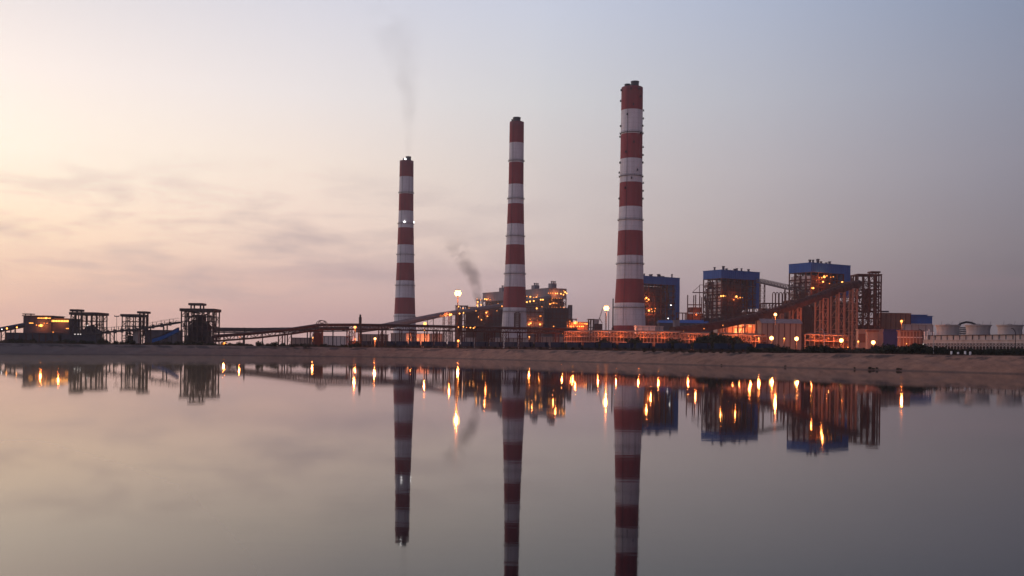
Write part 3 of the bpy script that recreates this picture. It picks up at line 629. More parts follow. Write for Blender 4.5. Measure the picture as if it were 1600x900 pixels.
# ------------------------------------------------------------------ conveyors
def conveyor(name, label, path, width, secs, m_gallery, truss=0.0, supports=(), posts=0, hood=None, lamps=(), m_sup=None, m_hood=None, sup_w=1.2, lamp_off=-2.4, legw=.6):
    pts = [P(*p) for p in path]; base = Vector((pts[0].x, pts[0].y, GZ - .3)); t = thing(name, label, 'conveyor', base)
    b = MB(); w = width / 2
    b.extrude(pts, [(-w, -.5), (w, -.5), (w, .4), (-w, .4)])
    def along(step):
        out = []
        for p, q in zip(pts, pts[1:]):
            n = max(1, int((q - p).length / step)); out += [p.lerp(q, i / n) for i in range(n)]
        return out + [pts[-1]]
    def side(p, q):
        d = q - p; return Vector((d.y, -d.x, 0)).normalized()
    if truss:
        ps = along(4.0)
        for k, (p, q) in enumerate(zip(ps, ps[1:])):
            n = side(p, q) * w; up = Vector((0, 0, truss))
            for s2 in (n, -n):
                b.beam(p + s2 + up, q + s2 + up, .4); b.beam(p + s2, p + s2 + up, .3)
                b.beam(p + s2 + (up if k % 2 else Vector()), q + s2 + (Vector() if k % 2 else up), .28)
    b.build('gallery', m_gallery, t, world=True)
    if secs:
        b = MB(); b.extrude(pts, secs); b.build('side_sheeting', m_gallery if not isinstance(secs, tuple) else m_gallery, t, world=True)
    if hood:
        b = MB(); zb, zh = hood
        b.extrude(pts, [(-w, zb), (w, zb), (w * .95, zb + zh * .55), (w * .55, zb + zh * .92), (0, zb + zh), (-w * .55, zb + zh * .92), (-w * .95, zb + zh * .55)])
        if zh > 3:
            for p, q in zip(along(4.5), along(4.5)[1:]):
                n = side(p, q); o2 = [p + n * (a * w * 1.03) + Vector((0, 0, zb + zh * c)) for a, c in ((-1, 0), (-.95, .56), (-.55, .95), (0, 1.03), (.55, .95), (.95, .56), (1, 0))]
                for u1, u2 in zip(o2, o2[1:]): b.beam(u1, u2, .35)
        b.build('hood', m_hood or M_hood, t, world=True)
    if posts:
        ps = along(posts)
        for p, q in zip(ps, ps[1:]):
            b = MB(); n = side(p, q) * w; c = p
            for s2 in (-n, n): b.beam(c + s2, c + s2 + Vector((0, 0, 2.7)), .26); b.beam(c + s2 + Vector((0, 0, 2.6)), q + s2 + Vector((0, 0, 2.6)), .1)
            b.beam(c - n * 1.0, c.lerp(q, .42) - n + Vector((0, 0, 1.7)), .2); b.beam(c - n + Vector((0, 0, 1.5)), q - n + Vector((0, 0, 1.5)), .1)
            b.box(c.x - .75, c.x + .75, c.y - w - .3, c.y - w + .3, c.z - 1.3, c.z + 1.0)
            b.build('idler_frame', m_gallery, t, world=True)
    for px, wd in supports:
        # point of the path above this spot
        best = None
        for p, q in zip(pts, pts[1:]):
            u = uv(px, CY)[0]
            den = (q.x - p.x) - u * (q.y - p.y)
            if abs(den) < 1e-9: continue
            k = (u * p.y - p.x) / den
            if -0.01 <= k <= 1.01: best = p.lerp(q, k); dr = (q - p).normalized(); break
        if best is None: continue
        n = Vector((dr.y, -dr.x, 0)).normalized() * w; al = Vector((dr.x, dr.y, 0)).normalized() * wd / 2; b = MB(); zt_ = best.z - .5; g = GZ - .4
        legs = [best + s1 * n * 1.0 + s2 * al for s1 in (-1, 1) for s2 in ((-1, 1) if wd > 1.5 else (0,))]
        for l in legs: b.beam((l.x, l.y, g), (l.x, l.y, zt_), legw)
        hgt = zt_ - g; nk = max(2, int(hgt / (5 if legw < 1 else 8.5)))
        for k in range(nk):
            z0, z1 = g + hgt * k / nk, g + hgt * (k + 1) / nk
            if wd > 1.5:
                for i, j in (((0, 1), (2, 3)) if legw < 1 else ((2, 3),)):
                    b.beam((legs[i].x, legs[i].y, z1), (legs[j].x, legs[j].y, z1), legw * .4); b.beam((legs[i].x, legs[i].y, z0), (legs[j].x, legs[j].y, z1), legw * .3); b.beam((legs[j].x, legs[j].y, z0), (legs[i].x, legs[i].y, z1), legw * .3)
            i, j = 0, len(legs) // 2
            b.beam((legs[i].x, legs[i].y, z1), (legs[j].x, legs[j].y, z1), legw * .4); b.beam((legs[i].x, legs[i].y, z0), (legs[j].x, legs[j].y, z1), legw * .3)
        b.build('trestle', m_sup or m_gallery, t, world=True)
    for px, py, dD, r, m in lamps: lamp_part(t, P(px, py, dD + lamp_off), r, m)
    return t
# open belt from the lit building to the tallest transfer tower
K1 = conveyor('belt_conveyor', 'low dark belt conveyor along the ground left of the small transfer tower', [(-14, 520, 600), (36, 510.5, 620)], 4, None, M_steel, hood=(.4, 2.0), m_hood=M_greyd, supports=[(5, 0), (20, 0)], lamps=[(10.8, 513.2, 604, .8, E_mid), (26.4, 511.6, 612, .7, E_mid), (3, 514.5, 602, .4, E_white)])
K2 = conveyor('belt_conveyor', 'open belt conveyor climbing past the small tower to the tallest transfer tower', [(104, 524, 600), (160, 519.5, 598), (215, 514.5, 594), (281, 503.5, 590)], 4.4, None, M_steel, posts=4.6, supports=[(150, 0), (175, 0), (200, 0), (232, 0), (258, 0)], truss=0)
# roofed long conveyor in front of everything
K3 = conveyor('belt_conveyor', 'long hooded belt conveyor rising rightward then running level across the plant front', [(336, 533, 575), (400, 528, 590), (455, 521.5, 605), (497, 515, 620), (548, 514.5, 640), (612, 515.2, 655), (700, 517, 670), (800, 519.2, 685), (900, 521, 700)], 5, None, M_belt, truss=3.0,
    supports=[(438, 0), (452, 0), (493, 4.5), (497, 3), (548, 2.5), (562, 0), (597, 3), (626, 0), (645, 3), (665, 0), (682, 2.5), (700, 4.5), (720, 3.5), (741, 0), (762, 3), (768, 2.5), (788, 4), (812, 2), (840, 2), (868, 2)], hood=(2.0, 1.8), m_hood=M_belt, sup_w=1.5, m_sup=M_rust,
    lamps=[(716, 511.2, 668, .6, E_mid), (724, 510.6, 668, .6, E_mid), (735, 512, 668, .6, E_mid), (740, 512.6, 668, .6, E_mid), (729, 511.6, 668, .4, E_small), (742, 511, 668, .5, E_small), (663, 516, 660, .4, E_small)])
K4 = conveyor('belt_conveyor', 'far arched belt conveyor running low behind the hooded one', [(333, 519, 800), (400, 519.5, 810), (470, 518.5, 820), (545, 517, 830)], 4, None, M_steel, hood=(.6, 3.2), m_hood=M_steel, truss=3.4, supports=[(350, 0), (380, 0), (410, 0), (445, 0), (480, 0), (520, 0)])
# inclined roofed gallery crossing the far and middle chimneys
K5 = conveyor('belt_conveyor', 'pale sided inclined conveyor rising from the level belt toward the grey boiler houses', [(560, 518.5, 760), (600, 513.3, 830), (640, 504.6, 920), (688, 494.5, 1040), (740, 486.3, 1150), (783, 479.2, 1240), (830, 471.5, 1310), (858, 466, 1360)], 6, None, M_steel, hood=(.4, 3.6), m_hood=M_hood, truss=0,
    supports=[(672, 0), (697, 5), (708, 5), (717, 3), (725, 3), (738, 3), (752, 3)], m_sup=M_rust,
    lamps=[(623.5, 506, 880, 1.0, E_mid), (631, 504.6, 900, .5, E_small), (655.5, 500.6, 955, .9, E_mid), (661.5, 499.7, 970, .9, E_mid), (688, 495, 1040, 1.2, E_mid), (702.5, 491.9, 1065, 2.0, E_mid), (705, 491.3, 1070, 1.5, E_mid), (718, 489.9, 1095, 1.2, E_mid), (724, 488.9, 1110, 1.2, E_mid),
           (743, 485.8, 1155, 1.4, E_mid), (783.7, 478.6, 1240, 1.6, E_mid), (823.2, 472, 1290, 1.5, E_mid), (828.2, 471, 1300, 1.5, E_mid), (834, 470.2, 1310, 1.5, E_mid), (845, 468.3, 1320, 1.5, E_mid), (848.3, 468.2, 1325, 1.5, E_mid), (696, 493.5, 1050, 1.0, E_small)], lamp_off=-6)
glow(K5, P(703, 491, 1050), 9000)
# the dark red rising conveyor at the right
K6 = conveyor('belt_conveyor', 'dark red covered conveyor rising in front of the nearest boiler house to the lattice tower', [(1050, 522, 690), (1100, 516.5, 705), (1150, 507, 720), (1210, 491.5, 740), (1262, 473.5, 765), (1300, 459.5, 785), (1341, 447, 806)], 7, None, M_belt, hood=(.4, 4.6), m_hood=M_belt, truss=0,
    supports=[(1128, 0), (1158, 0), (1188, 2), (1215, 3), (1242, 4), (1283, 6.4), (1308, 7), (1329, 6)], m_sup=M_leg, legw=1.15,
    lamps=[(1068, 518, 694, .5, E_small), (1100, 513.5, 700, .5, E_small), (1129.5, 508.3, 708, .5, E_small)], lamp_off=-5)
K7 = conveyor('belt_conveyor', 'thin lattice conveyor bridge between the middle and nearest boiler houses', [(1185, 441, 1090), (1230, 451.5, 1010), (1262, 455.5, 985)], 5, None, M_steel, truss=4.0, supports=[(1190, 3), (1229, 2)], m_sup=M_rust)
K8 = conveyor('belt_conveyor', 'short arched conveyor from the nearest boiler house to the lattice tower', [(1300, 452, 850), (1322, 447.5, 835), (1341, 445, 818)], 5, None, M_belt, truss=3.0, hood=(2.4, 1.4), m_hood=M_belt)

# arched pipe group between the two right boiler houses
def arch_pipes():
    D = 930; t = thing('pipe_bend', 'group of arched dark pipes between the middle and nearest boiler houses', 'pipes', (XB(1216, D), D, GZ - .3)); X0 = t.location.x
    b = MB(); zt_ = P(1216, 456, D).z - t.location.z
    for i, px in enumerate((1206, 1211, 1216.5, 1222, 1227)):
        x = XB(px, D) - X0; x2 = x + 2.6; pts = [(x, 0, 20), (x, 0, zt_ - 3)] + [(x + 1.3 - 1.3 * math.cos(a), 0, zt_ - 3 + 2.6 * math.sin(a)) for a in (.5, 1.1, 1.57, 2.04, 2.64)] + [(x2, 0, zt_ - 3), (x2, 0, 20)]
        b.tube(pts, .42, 8)
    b.build('bend', M_rust, t)
    b = MB(); grid_frame(b, XB(1190, D) - X0, XB(1232, D) - X0, -2, 10, 0, P(1216, 474, D).z - t.location.z, 8, 2, 8, .7, .5)
    b.box(XB(1192, D) - X0, XB(1231, D) - X0, 1, 9, 0, P(1216, 482, D).z - t.location.z); b.build('support_frame', M_rust, t)
arch_pipes()
# steel mess under the nearest boiler house: hoppers and ducts
def lower_mass(name, label, cat, px0, px1, ytop, D, depth, m, n=6, seed=1, mf=M_rust):
    rnd = random.Random(seed); x0, x1 = XB(px0, D), XB(px1, D); t = thing(name, label, cat, (x0, D, GZ - .3)); h = P((px0 + px1) / 2, ytop, D).z - t.location.z; w = x1 - x0
    b = MB(); d = w / n
    for i in range(n):
        hh = h * rnd.uniform(.86, 1.0); b.box(i * d + .3, (i + 1) * d - .3, 2, depth, hh * .35, hh)
        cx = (i + .5) * d; b.add([(i * d + .3, 2, hh * .35), ((i + 1) * d - .3, 2, hh * .35), ((i + 1) * d - .3, depth, hh * .35), (i * d + .3, depth, hh * .35), (cx, depth / 2, hh * .1)], [(0, 1, 4), (1, 2, 4), (2, 3, 4), (3, 0, 4)])
        b.box(i * d, (i + 1) * d, 1.6, depth + .3, hh, hh + .7)
    b.build('hopper', m, t)
    b = MB(); grid_frame(b, 0, w, 0, depth, 0, h, n, 2, max(3, int(h / 7)), .8, .5)
    b.build('steel_frame', mf, t); return t
lower_mass('hopper_house', 'dark red bunker bay below the nearest boiler house, behind the trestles', 'bunker bay', 1234, 1336, 470, 900, 24, M_core_brown, 9, 2)
lower_mass('hopper_house', 'brown bunker bay under the rising conveyor, left of the nearest boiler house', 'bunker bay', 1165, 1233, 488, 905, 20, M_core_brown, 6, 3)
lower_mass('hopper_house', 'dark bunker bay at the foot of the middle boiler house', 'bunker bay', 1100, 1164, 492, 1010, 20, M_core, 6, 4)
# ducts and posts left of the middle boiler house
def duct_frame():
    D = 1050; t = thing('duct_frame', 'tall bare steel posts and duct boxes left of the middle boiler house', 'steel frame', (XB(1082, D), D, GZ - .3)); X0 = t.location.x
    def z(y): return P(1082, y, D).z - t.location.z
    b = MB()
    for px, y in ((1073.5, 461), (1083, 461.5), (1086, 460.5), (1092.5, 462), (1095.5, 464), (1056, 489), (1060, 489), (1066, 489), (1070, 489)):
        b.beam((XB(px, D) - X0, 0, 0), (XB(px, D) - X0, 0, z(y)), .95)
    for a, c, y in ((1073, 1096, 476.3), (1081, 1098, 457), (1055, 1073, 489.3)): b.beam((XB(a, D) - X0, 0, z(y)), (XB(c, D) - X0, 0, z(y)), .8, 1.0)
    b.beam((XB(1081, D) - X0, 0, z(456.5)), (XB(1092, D) - X0, 0, z(446)), .4); b.beam((XB(1092, D) - X0, 0, z(445)), (XB(1098, D) - X0, 0, z(445)), .5); b.beam((XB(1092, D) - X0, 0, z(445)), (XB(1092, D) - X0, 0, z(476)), .6)
    b.build('post', M_rust, t)
    b = MB(); b.box(XB(1077, D) - X0, XB(1095, D) - X0, 1, 12, z(488), z(480)); b.box(XB(1075, D) - X0, XB(1099, D) - X0, 1.5, 14, z(500), z(489.5))
    b.box(XB(1057, D) - X0, XB(1061, D) - X0, 1, 6, 0, z(497)); b.build('duct_box', M_core_brown, t)
    lamp_part(t, P(1088, 491.5, D - 3), 1.3, emit('red_glow', (1, .16, .04), 3.0)); glow(t, P(1088, 492, D - 6), 4000, col=(1, .25, .08))
duct_frame()

# ------------------------------------------------------------------ buildings
def building(name, label, cat, px0, px1, ytop, D, depth, wall, roof=None, roof_t=.5, gable=0.0, bays=0, door=None, windows=(), group=None, parapet=0, m_trim=None, lampsx=(), wglow=()):
    x0, x1 = XB(px0, D), XB(px1, D); t = thing(name, label, cat, (x0, D, GZ - .3), 0, group); w = x1 - x0; h = P((px0 + px1) / 2, ytop, D).z - t.location.z
    b = MB(); b.box(0, w, 0, depth, 0, h - (gable or roof_t)); b.build('wall', wall, t)
    b = MB(); hh = h - (gable or roof_t)
    if gable:
        b.add([(-.6, -.8, hh), (w + .6, -.8, hh), (w + .6, depth + .8, hh), (-.6, depth + .8, hh), (-.6, depth / 2, h), (w + .6, depth / 2, h)], [(0, 1, 5, 4), (2, 3, 4, 5), (0, 4, 3), (1, 2, 5), (3, 2, 1, 0)])
    else: b.box(-.5, w + .5, -.7, depth + .5, hh, h)
    b.build('roof', roof or wall, t)
    if bays:
        b = MB()
        for i in range(bays + 1):
            x = w * i / bays; b.box(x - .22, x + .22, -.32, -.002, 0, hh)
        b.build('pilaster', m_trim or M_rust, t)
    for a, c, ya, yb, m in windows:
        xa, xb = XB(a, D) - x0, XB(c, D) - x0; za, zb_ = P(a, ya, D).z - t.location.z, P(a, yb, D).z - t.location.z
        b = MB(); b.box(xa, xb, -.18, .003, max(.05, zb_), za); b.build('panel', m, t)
    for lx, ly, r, m in lampsx: lamp_part(t, onface(t, lx, ly, 1, -1.0), r, m)
    for lx, ly, pw in wglow: glow(t, onface(t, lx, ly, 1, -5), pw)
    return t
building('pump_house', 'cream flat roofed building at the foot of the nearest chimney', 'building', 994, 1023.5, 509, 930, 14, M_pale, m_trim=M_conc, roof_t=.8, bays=3)
building('pump_house', 'smaller grey annex right of the cream building', 'building', 1024, 1036, 509.6, 932, 12, M_conc, bays=2, m_trim=M_grey)
building('workshop', 'low shed with blue sheet roof below the farthest blue boiler house', 'shed', 1031, 1054, 500, 1010, 20, M_greyd, roof=M_blue, gable=3)
building('workshop', 'low blue roofed shed below the duct boxes', 'shed', 1062, 1107, 499.5, 1005, 20, M_greyd, roof=M_blue, gable=3.5)
building('workshop', 'square grey hut between the two blue roofed sheds', 'shed', 1053.5, 1061.5, 500, 985, 10, M_grey)
building('loading_shed', 'orange lit open shed under the rising dark red conveyor', 'shed', 1121, 1190, 506.5, 760, 16, M_tan, roof=M_conc, roof_t=.5, bays=9,
    windows=[(1147, 1162, 513, 521, M_pale), (1180, 1190, 507.5, 522, M_conc), (1136, 1146, 507.5, 510, M_conc), (1147, 1163, 507.3, 510.5, M_pale), (1169, 1175, 508, 511, M_pale)], lampsx=[(1158, 504.5, .5, E_small), (1171, 502, .6, E_small)], wglow=[(1155, 517, 5200), (1172, 512, 2600), (1183, 515, 1800), (1140, 515, 1500)])
building('warehouse', 'long tan warehouse with grey sheet roof behind the street lamps', 'warehouse', 1190, 1252, 498, 720, 12, M_tan, roof=M_hood, gable=3.4, bays=7)
building('gate_house', 'tan flat roofed hut with dark doorway below the lattice tower', 'hut', 1341, 1379, 514.5, 640, 4, M_tan, windows=[(1340.5, 1355, 521.3, 535, M_rusty), (1371, 1379.5, 522, 535, M_tan)], roof_t=.6)
building('gate_house', 'short hut with projecting canopy roof in front of the tan hut', 'hut', 1355, 1371, 515.5, 630, 3, M_tan, roof=M_rusty, roof_t=1.2)
building('turbine_hall', 'long brown brick hall to the right of the lattice tower', 'hall', 1376, 1422, 489, 840, 12, M_rusty, bays=6, windows=[(1376, 1388, 485.5, 488, M_greyd)])
building('turbine_hall', 'blue sheeted hall block at the right end of the plant', 'hall', 1423, 1456, 493.5, 850, 12, M_blue, bays=0, windows=[(1423, 1456, 505.3, 526, M_conc)])
building('turbine_hall', 'higher blue roof monitor on the brown hall', 'roof monitor', 1419, 1448, 491.5, 870, 6, M_blue)
building('screen_wall', 'blue sheet screen in front of the brown hall', 'screen', 1380, 1409, 514.5, 690, 1, mat('violet_sheet', (.045, .045, .14), .7, .15))
building('store_building', 'red brown low store with pale eaves beside the cooling tower', 'store', 1406, 1442, 516, 600, 4, M_rusty, roof=M_rusty, bays=7, windows=[(1406, 1442, 516.5, 518, M_tan), (1401.5, 1442, 526.2, 527.4, M_pale)], m_trim=M_tan, wglow=[(1420, 536, 700)], lampsx=[(1416.5, 537, .35, E_mid), (1416.5, 541, .3, E_mid), (1442.5, 537.8, .35, E_white)])
building('pale_wall_block', 'low pale wall under the blue hall block', 'annex', 1413, 1457, 507, 800, 6, M_conc, bays=4, m_trim=M_grey)  # a low pale wall, built here as a shallow roofed box
building('control_hut', 'small hut on stilts with an open frame left of the nearest chimney', 'hut', 927, 935, 498.5, 880, 8, M_conc)
open_tower('hut_frame', 'open steel frame beside the small hut left of the nearest chimney', 'steel frame', 919.5, 927, 498.3, 880, 8, 2, 1, 4, M_rust, .6, .5, .4)
open_tower('coal_hopper', 'small grey bin on legs right of the lamp covered grey boiler house', 'bin', 887.5, 893, 476.5, 1290, 10, 1, 1, 5, M_greyd, .9, .5, .5, mass=[(-.5, .5, .52, .98)], mm=M_grey, over=.3)
Q1 = building('substation', 'low orange lit building with a row of roof lamps between the chimneys', 'building', 886, 918, 503, 990, 14, M_rusty, bays=6, lampsx=[(900, 504.2, 2.2, E_mid), (897.5, 504.6, 1.4, E_mid), (891, 510, .9, E_mid), (893, 510, .8, E_mid), (896, 510, .9, E_mid), (902, 510, .8, E_mid), (905.5, 510, .9, E_mid), (909, 510, .9, E_mid), (911.5, 510, .8, E_mid),
    (905.5, 505.5, .7, E_small), (908.5, 505.8, .7, E_small), (911, 505.8, .7, E_small), (914, 505.8, .8, E_mid), (917, 506.2, .9, E_mid), (890.5, 502, .7, E_small), (890.3, 506, .7, E_small), (887, 509, .7, E_small)], wglow=[(900, 505, 16000), (893, 512, 5000), (910, 510, 5000)])
open_tower('hut_frame', 'steel frame on the roof lamp building, next to the bin on legs', 'steel frame', 888, 900, 498, 985, 8, 2, 1, 4, M_rust, .6, .5, .4)
# low sheds seen through the conveyor trestles
for i, (a, c, yt, D, lab, mw, gl) in enumerate([
    (560, 604, 522, 900, 'dull brown shed behind the hooded conveyor, left of the far chimney', M_tan, 0),
    (611, 631, 520.5, 860, 'grey white shed in front of the far chimney base, left part', M_conc, 0),
    (634, 644, 520.3, 850, 'narrow bright white shed between conveyor trestles below the far chimney', M_pale, 1500),
    (649, 671, 521, 850, 'pink lit shed behind the trestles right of the far chimney', M_pale, 2500),
    (673.5, 690, 521, 855, 'grey white shed right of the pink lit shed', M_conc, 500),
    (722, 742, 527, 830, 'low shed with pale doors left of the middle chimney', M_conc, 0),
    (764, 784, 527, 830, 'low pale shed below the middle chimney', M_conc, 0),
    (790, 826, 528, 830, 'long low pale shed right of the middle chimney foot', M_conc, 0),
    (828, 880, 525.5, 840, 'long low tan shed under the right end of the hooded conveyor', M_tan, 0),
    (455, 490, 527.5, 950, 'faint low shed behind the conveyor left of its hoop', M_tan, 0),
    (500, 545, 525, 980, 'faint low pinkish shed right of the conveyor hoop', M_pale, 0)]):
    building('shed', lab, 'shed', a, c, yt, D, 12, mw, roof=M_hood if i % 2 else M_grey, roof_t=.5, bays=max(2, int((c - a) / 6)), m_trim=M_steel, wglow=[((a + c) / 2 + 3, yt + 8, gl)] if gl else (),
        lampsx=[(a + 4, yt + 9, .5, E_mid)] if gl else ())
building('shed', 'grey flat shed behind the blue chute', 'shed', 226, 276, 515.5, 760, 14, M_greyd, roof=M_greyd)
building('shed', 'low dark shed at the foot of the flat roofed transfer tower', 'shed', 96, 150, 523, 590, 6, M_greyd, windows=[(116, 118, 521.5, 523, E_dim), (121, 123, 521.5, 523, E_dim), (125, 126.5, 521.5, 523, E_dim)])
building('shed', 'low grey shed left of the flat roofed transfer tower', 'shed', 10, 92, 520, 590, 6, M_greyd, bays=8)

# concrete pier and blue chute between the left towers
b = MB(); D = 596
b.box(XB(208, D), XB(215.5, D), D, D + 3, GZ - .4, P(212, 516, D).z); b.box(XB(207, D), XB(216.5, D), D - .4, D + 3.4, P(212, 516, D).z, P(212, 516, D).z + .8)
tag(b.build('concrete_pier', M_conc), 'square concrete pier under the belt conveyor, left of the blue chute', 'pier')
def chute():
    t = thing('coal_chute', 'bright blue curved chute sloping down from the tallest transfer tower', 'chute', (XB(240, 575), 575, GZ - .3))
    ctrl = [(239, 531.2), (248, 528.8), (258, 525), (268, 520.3), (279, 514.6)]
    pts = [P(x, y, 575) for x, y in ctrl]; b = MB(); b.extrude(pts, [(-1.3, -1.4), (1.3, -1.4), (1.3, .6), (-1.3, .6)]); b.build('trough', M_blue, t, world=True)
    b = MB()
    for p in pts[:4]: b.beam((p.x, p.y, GZ - .4), (p.x, p.y, p.z - 1.4), .4)
    b.extrude([p + Vector((0, 0, .6)) for p in pts], [(-1.5, 0), (1.5, 0), (1.5, .5), (-1.5, .5)]); b.build('support', M_dark, t, world=True)
chute()
# ring shaped frame on the hooded conveyor
def hoop():
    D = 612; t = thing('transfer_hoop', 'round steel hoop frame standing over the hooded conveyor', 'steel hoop', (XB(503, D), D, GZ - .3)); b = MB(); c = P(503, 508.5, D) - t.location; r = 3.2
    for yy in (-2.6, 2.6):
        b.tube([(c.x + r * math.cos(a), yy, c.z + r * math.sin(a) * .95) for a in [R(x) for x in range(-20, 201, 20)]], .22, 6)
        b.beam((c.x - r, yy, c.z), (c.x + r * .6, yy, c.z + r * .7), .2); b.beam((c.x + r, yy, c.z), (c.x - r * .6, yy, c.z + r * .7), .2); b.beam((c.x - r, yy, c.z), (c.x + r, yy, c.z), .25)
    for a in (20, 60, 90, 120, 160): b.beam((c.x + r * math.cos(R(a)), -2.6, c.z + r * .95 * math.sin(R(a))), (c.x + r * math.cos(R(a)), 2.6, c.z + r * .95 * math.sin(R(a))), .18)
    b.build('hoop', M_steel, t)
    b = MB(); b.box(c.x - 4.2, c.x + .5, -2, 2, 0, c.z - 4.5); b.build('pier', M_rust, t)
hoop()

# ------------------------------------------------------------------ long pipe rack, orange lit
def pipe_rack(label, px0, px1, D0, D1, y0, y1, step, lampspx=()):
    A, B = P(px0, y0, D0), P(px1, y1, D1); t = thing('pipe_rack', label, 'pipe rack', (A.x, A.y, GZ - .3)); d = B - A; Lh = Vector((d.x, d.y, 0)).length; ex = Vector((d.x, d.y, 0)).normalized(); ey = Vector((-ex.y, ex.x, 0))
    n = int(Lh / step); b = MB(); g = GZ - .4
    def pt(k, off, z): q = A + d * k + ey * off; return Vector((q.x, q.y, z))
    for i in range(n + 1):
        k = i / n; zt_ = A.z + d.z * k
        for off in (0, 6): b.beam(pt(k, off, g), pt(k, off, zt_), .42)
        b.beam(pt(k, 0, zt_ - 3.4), pt(k, 6, zt_ - 3.4), .3)
        if i < n: b.beam(pt(k, 0, zt_ - 3.3), pt((i + 1) / n, 0, zt_ - .3), .2)
    for off in (0, 6):
        for dz in (0, -3.4, -6.6): b.beam(pt(0, off, A.z + dz), pt(1, off, B.z + dz), .4, .5)
    b.build('rack_frame', mat('rack_paint', (.34, .20, .15), .8, .2), t, world=True)
    b = MB()
    for off, dz, r in ((1.2, .4, .42), (2.4, .5, .5), (3.8, .4, .42), (1.4, -2.9, .45), (3.2, -2.9, .55), (4.8, -2.9, .4)): b.tube([pt(0, off, A.z + dz), pt(1, off, B.z + dz)], r, 8)
    b.build('pipe', M_rusty, t, world=True)
    b = MB(); q = [pt(0, 7.2, g), pt(1, 7.2, g), pt(1, 7.2, B.z - 1.0), pt(0, 7.2, A.z - 1.0)]; b.add(q + [x + ey * .4 for x in q], [(0, 1, 2, 3), (7, 6, 5, 4), (3, 2, 6, 7), (0, 3, 7, 4), (1, 5, 6, 2)])
    b.build('back_wall', M_rusty, t, world=True)
    for px in lampspx:
        k = (px - px0) / (px1 - px0); w = pt(k, -4.5, A.z + d.z * k - 1.5); glow(t, w, 3200, .4)
        bb = MB(); f0 = pt(k, 0, w.z + .6); bb.beam(f0, w + Vector((0, 0, .6)), .14); bb.build('lamp_arm', M_rust, t, world=True); lamp_part(t, w, .17, E_small, 'lamp')
    return t
pipe_rack('fine barred pipe rack below the roof lamp building', 882, 921, 690, 660, 518.3, 518, 3.2, (888, 905))
pipe_rack('long orange lit pipe rack across the foot of the nearest chimney', 925, 1062, 655, 590, 517.6, 519.6, 3.0, (945, 975, 1010, 1040))
pipe_rack('right length of the pipe rack behind the dark bushes, below the rising conveyor', 1064, 1188, 588, 545, 521, 524, 3.0, (1085, 1120, 1155, 1182))
# service bridge behind the street lamps on the right
pipe_rack('short dark pipe bridge below the trestles at right', 1258, 1318, 560, 545, 522.5, 524.5, 5.0, (1275, 1300))

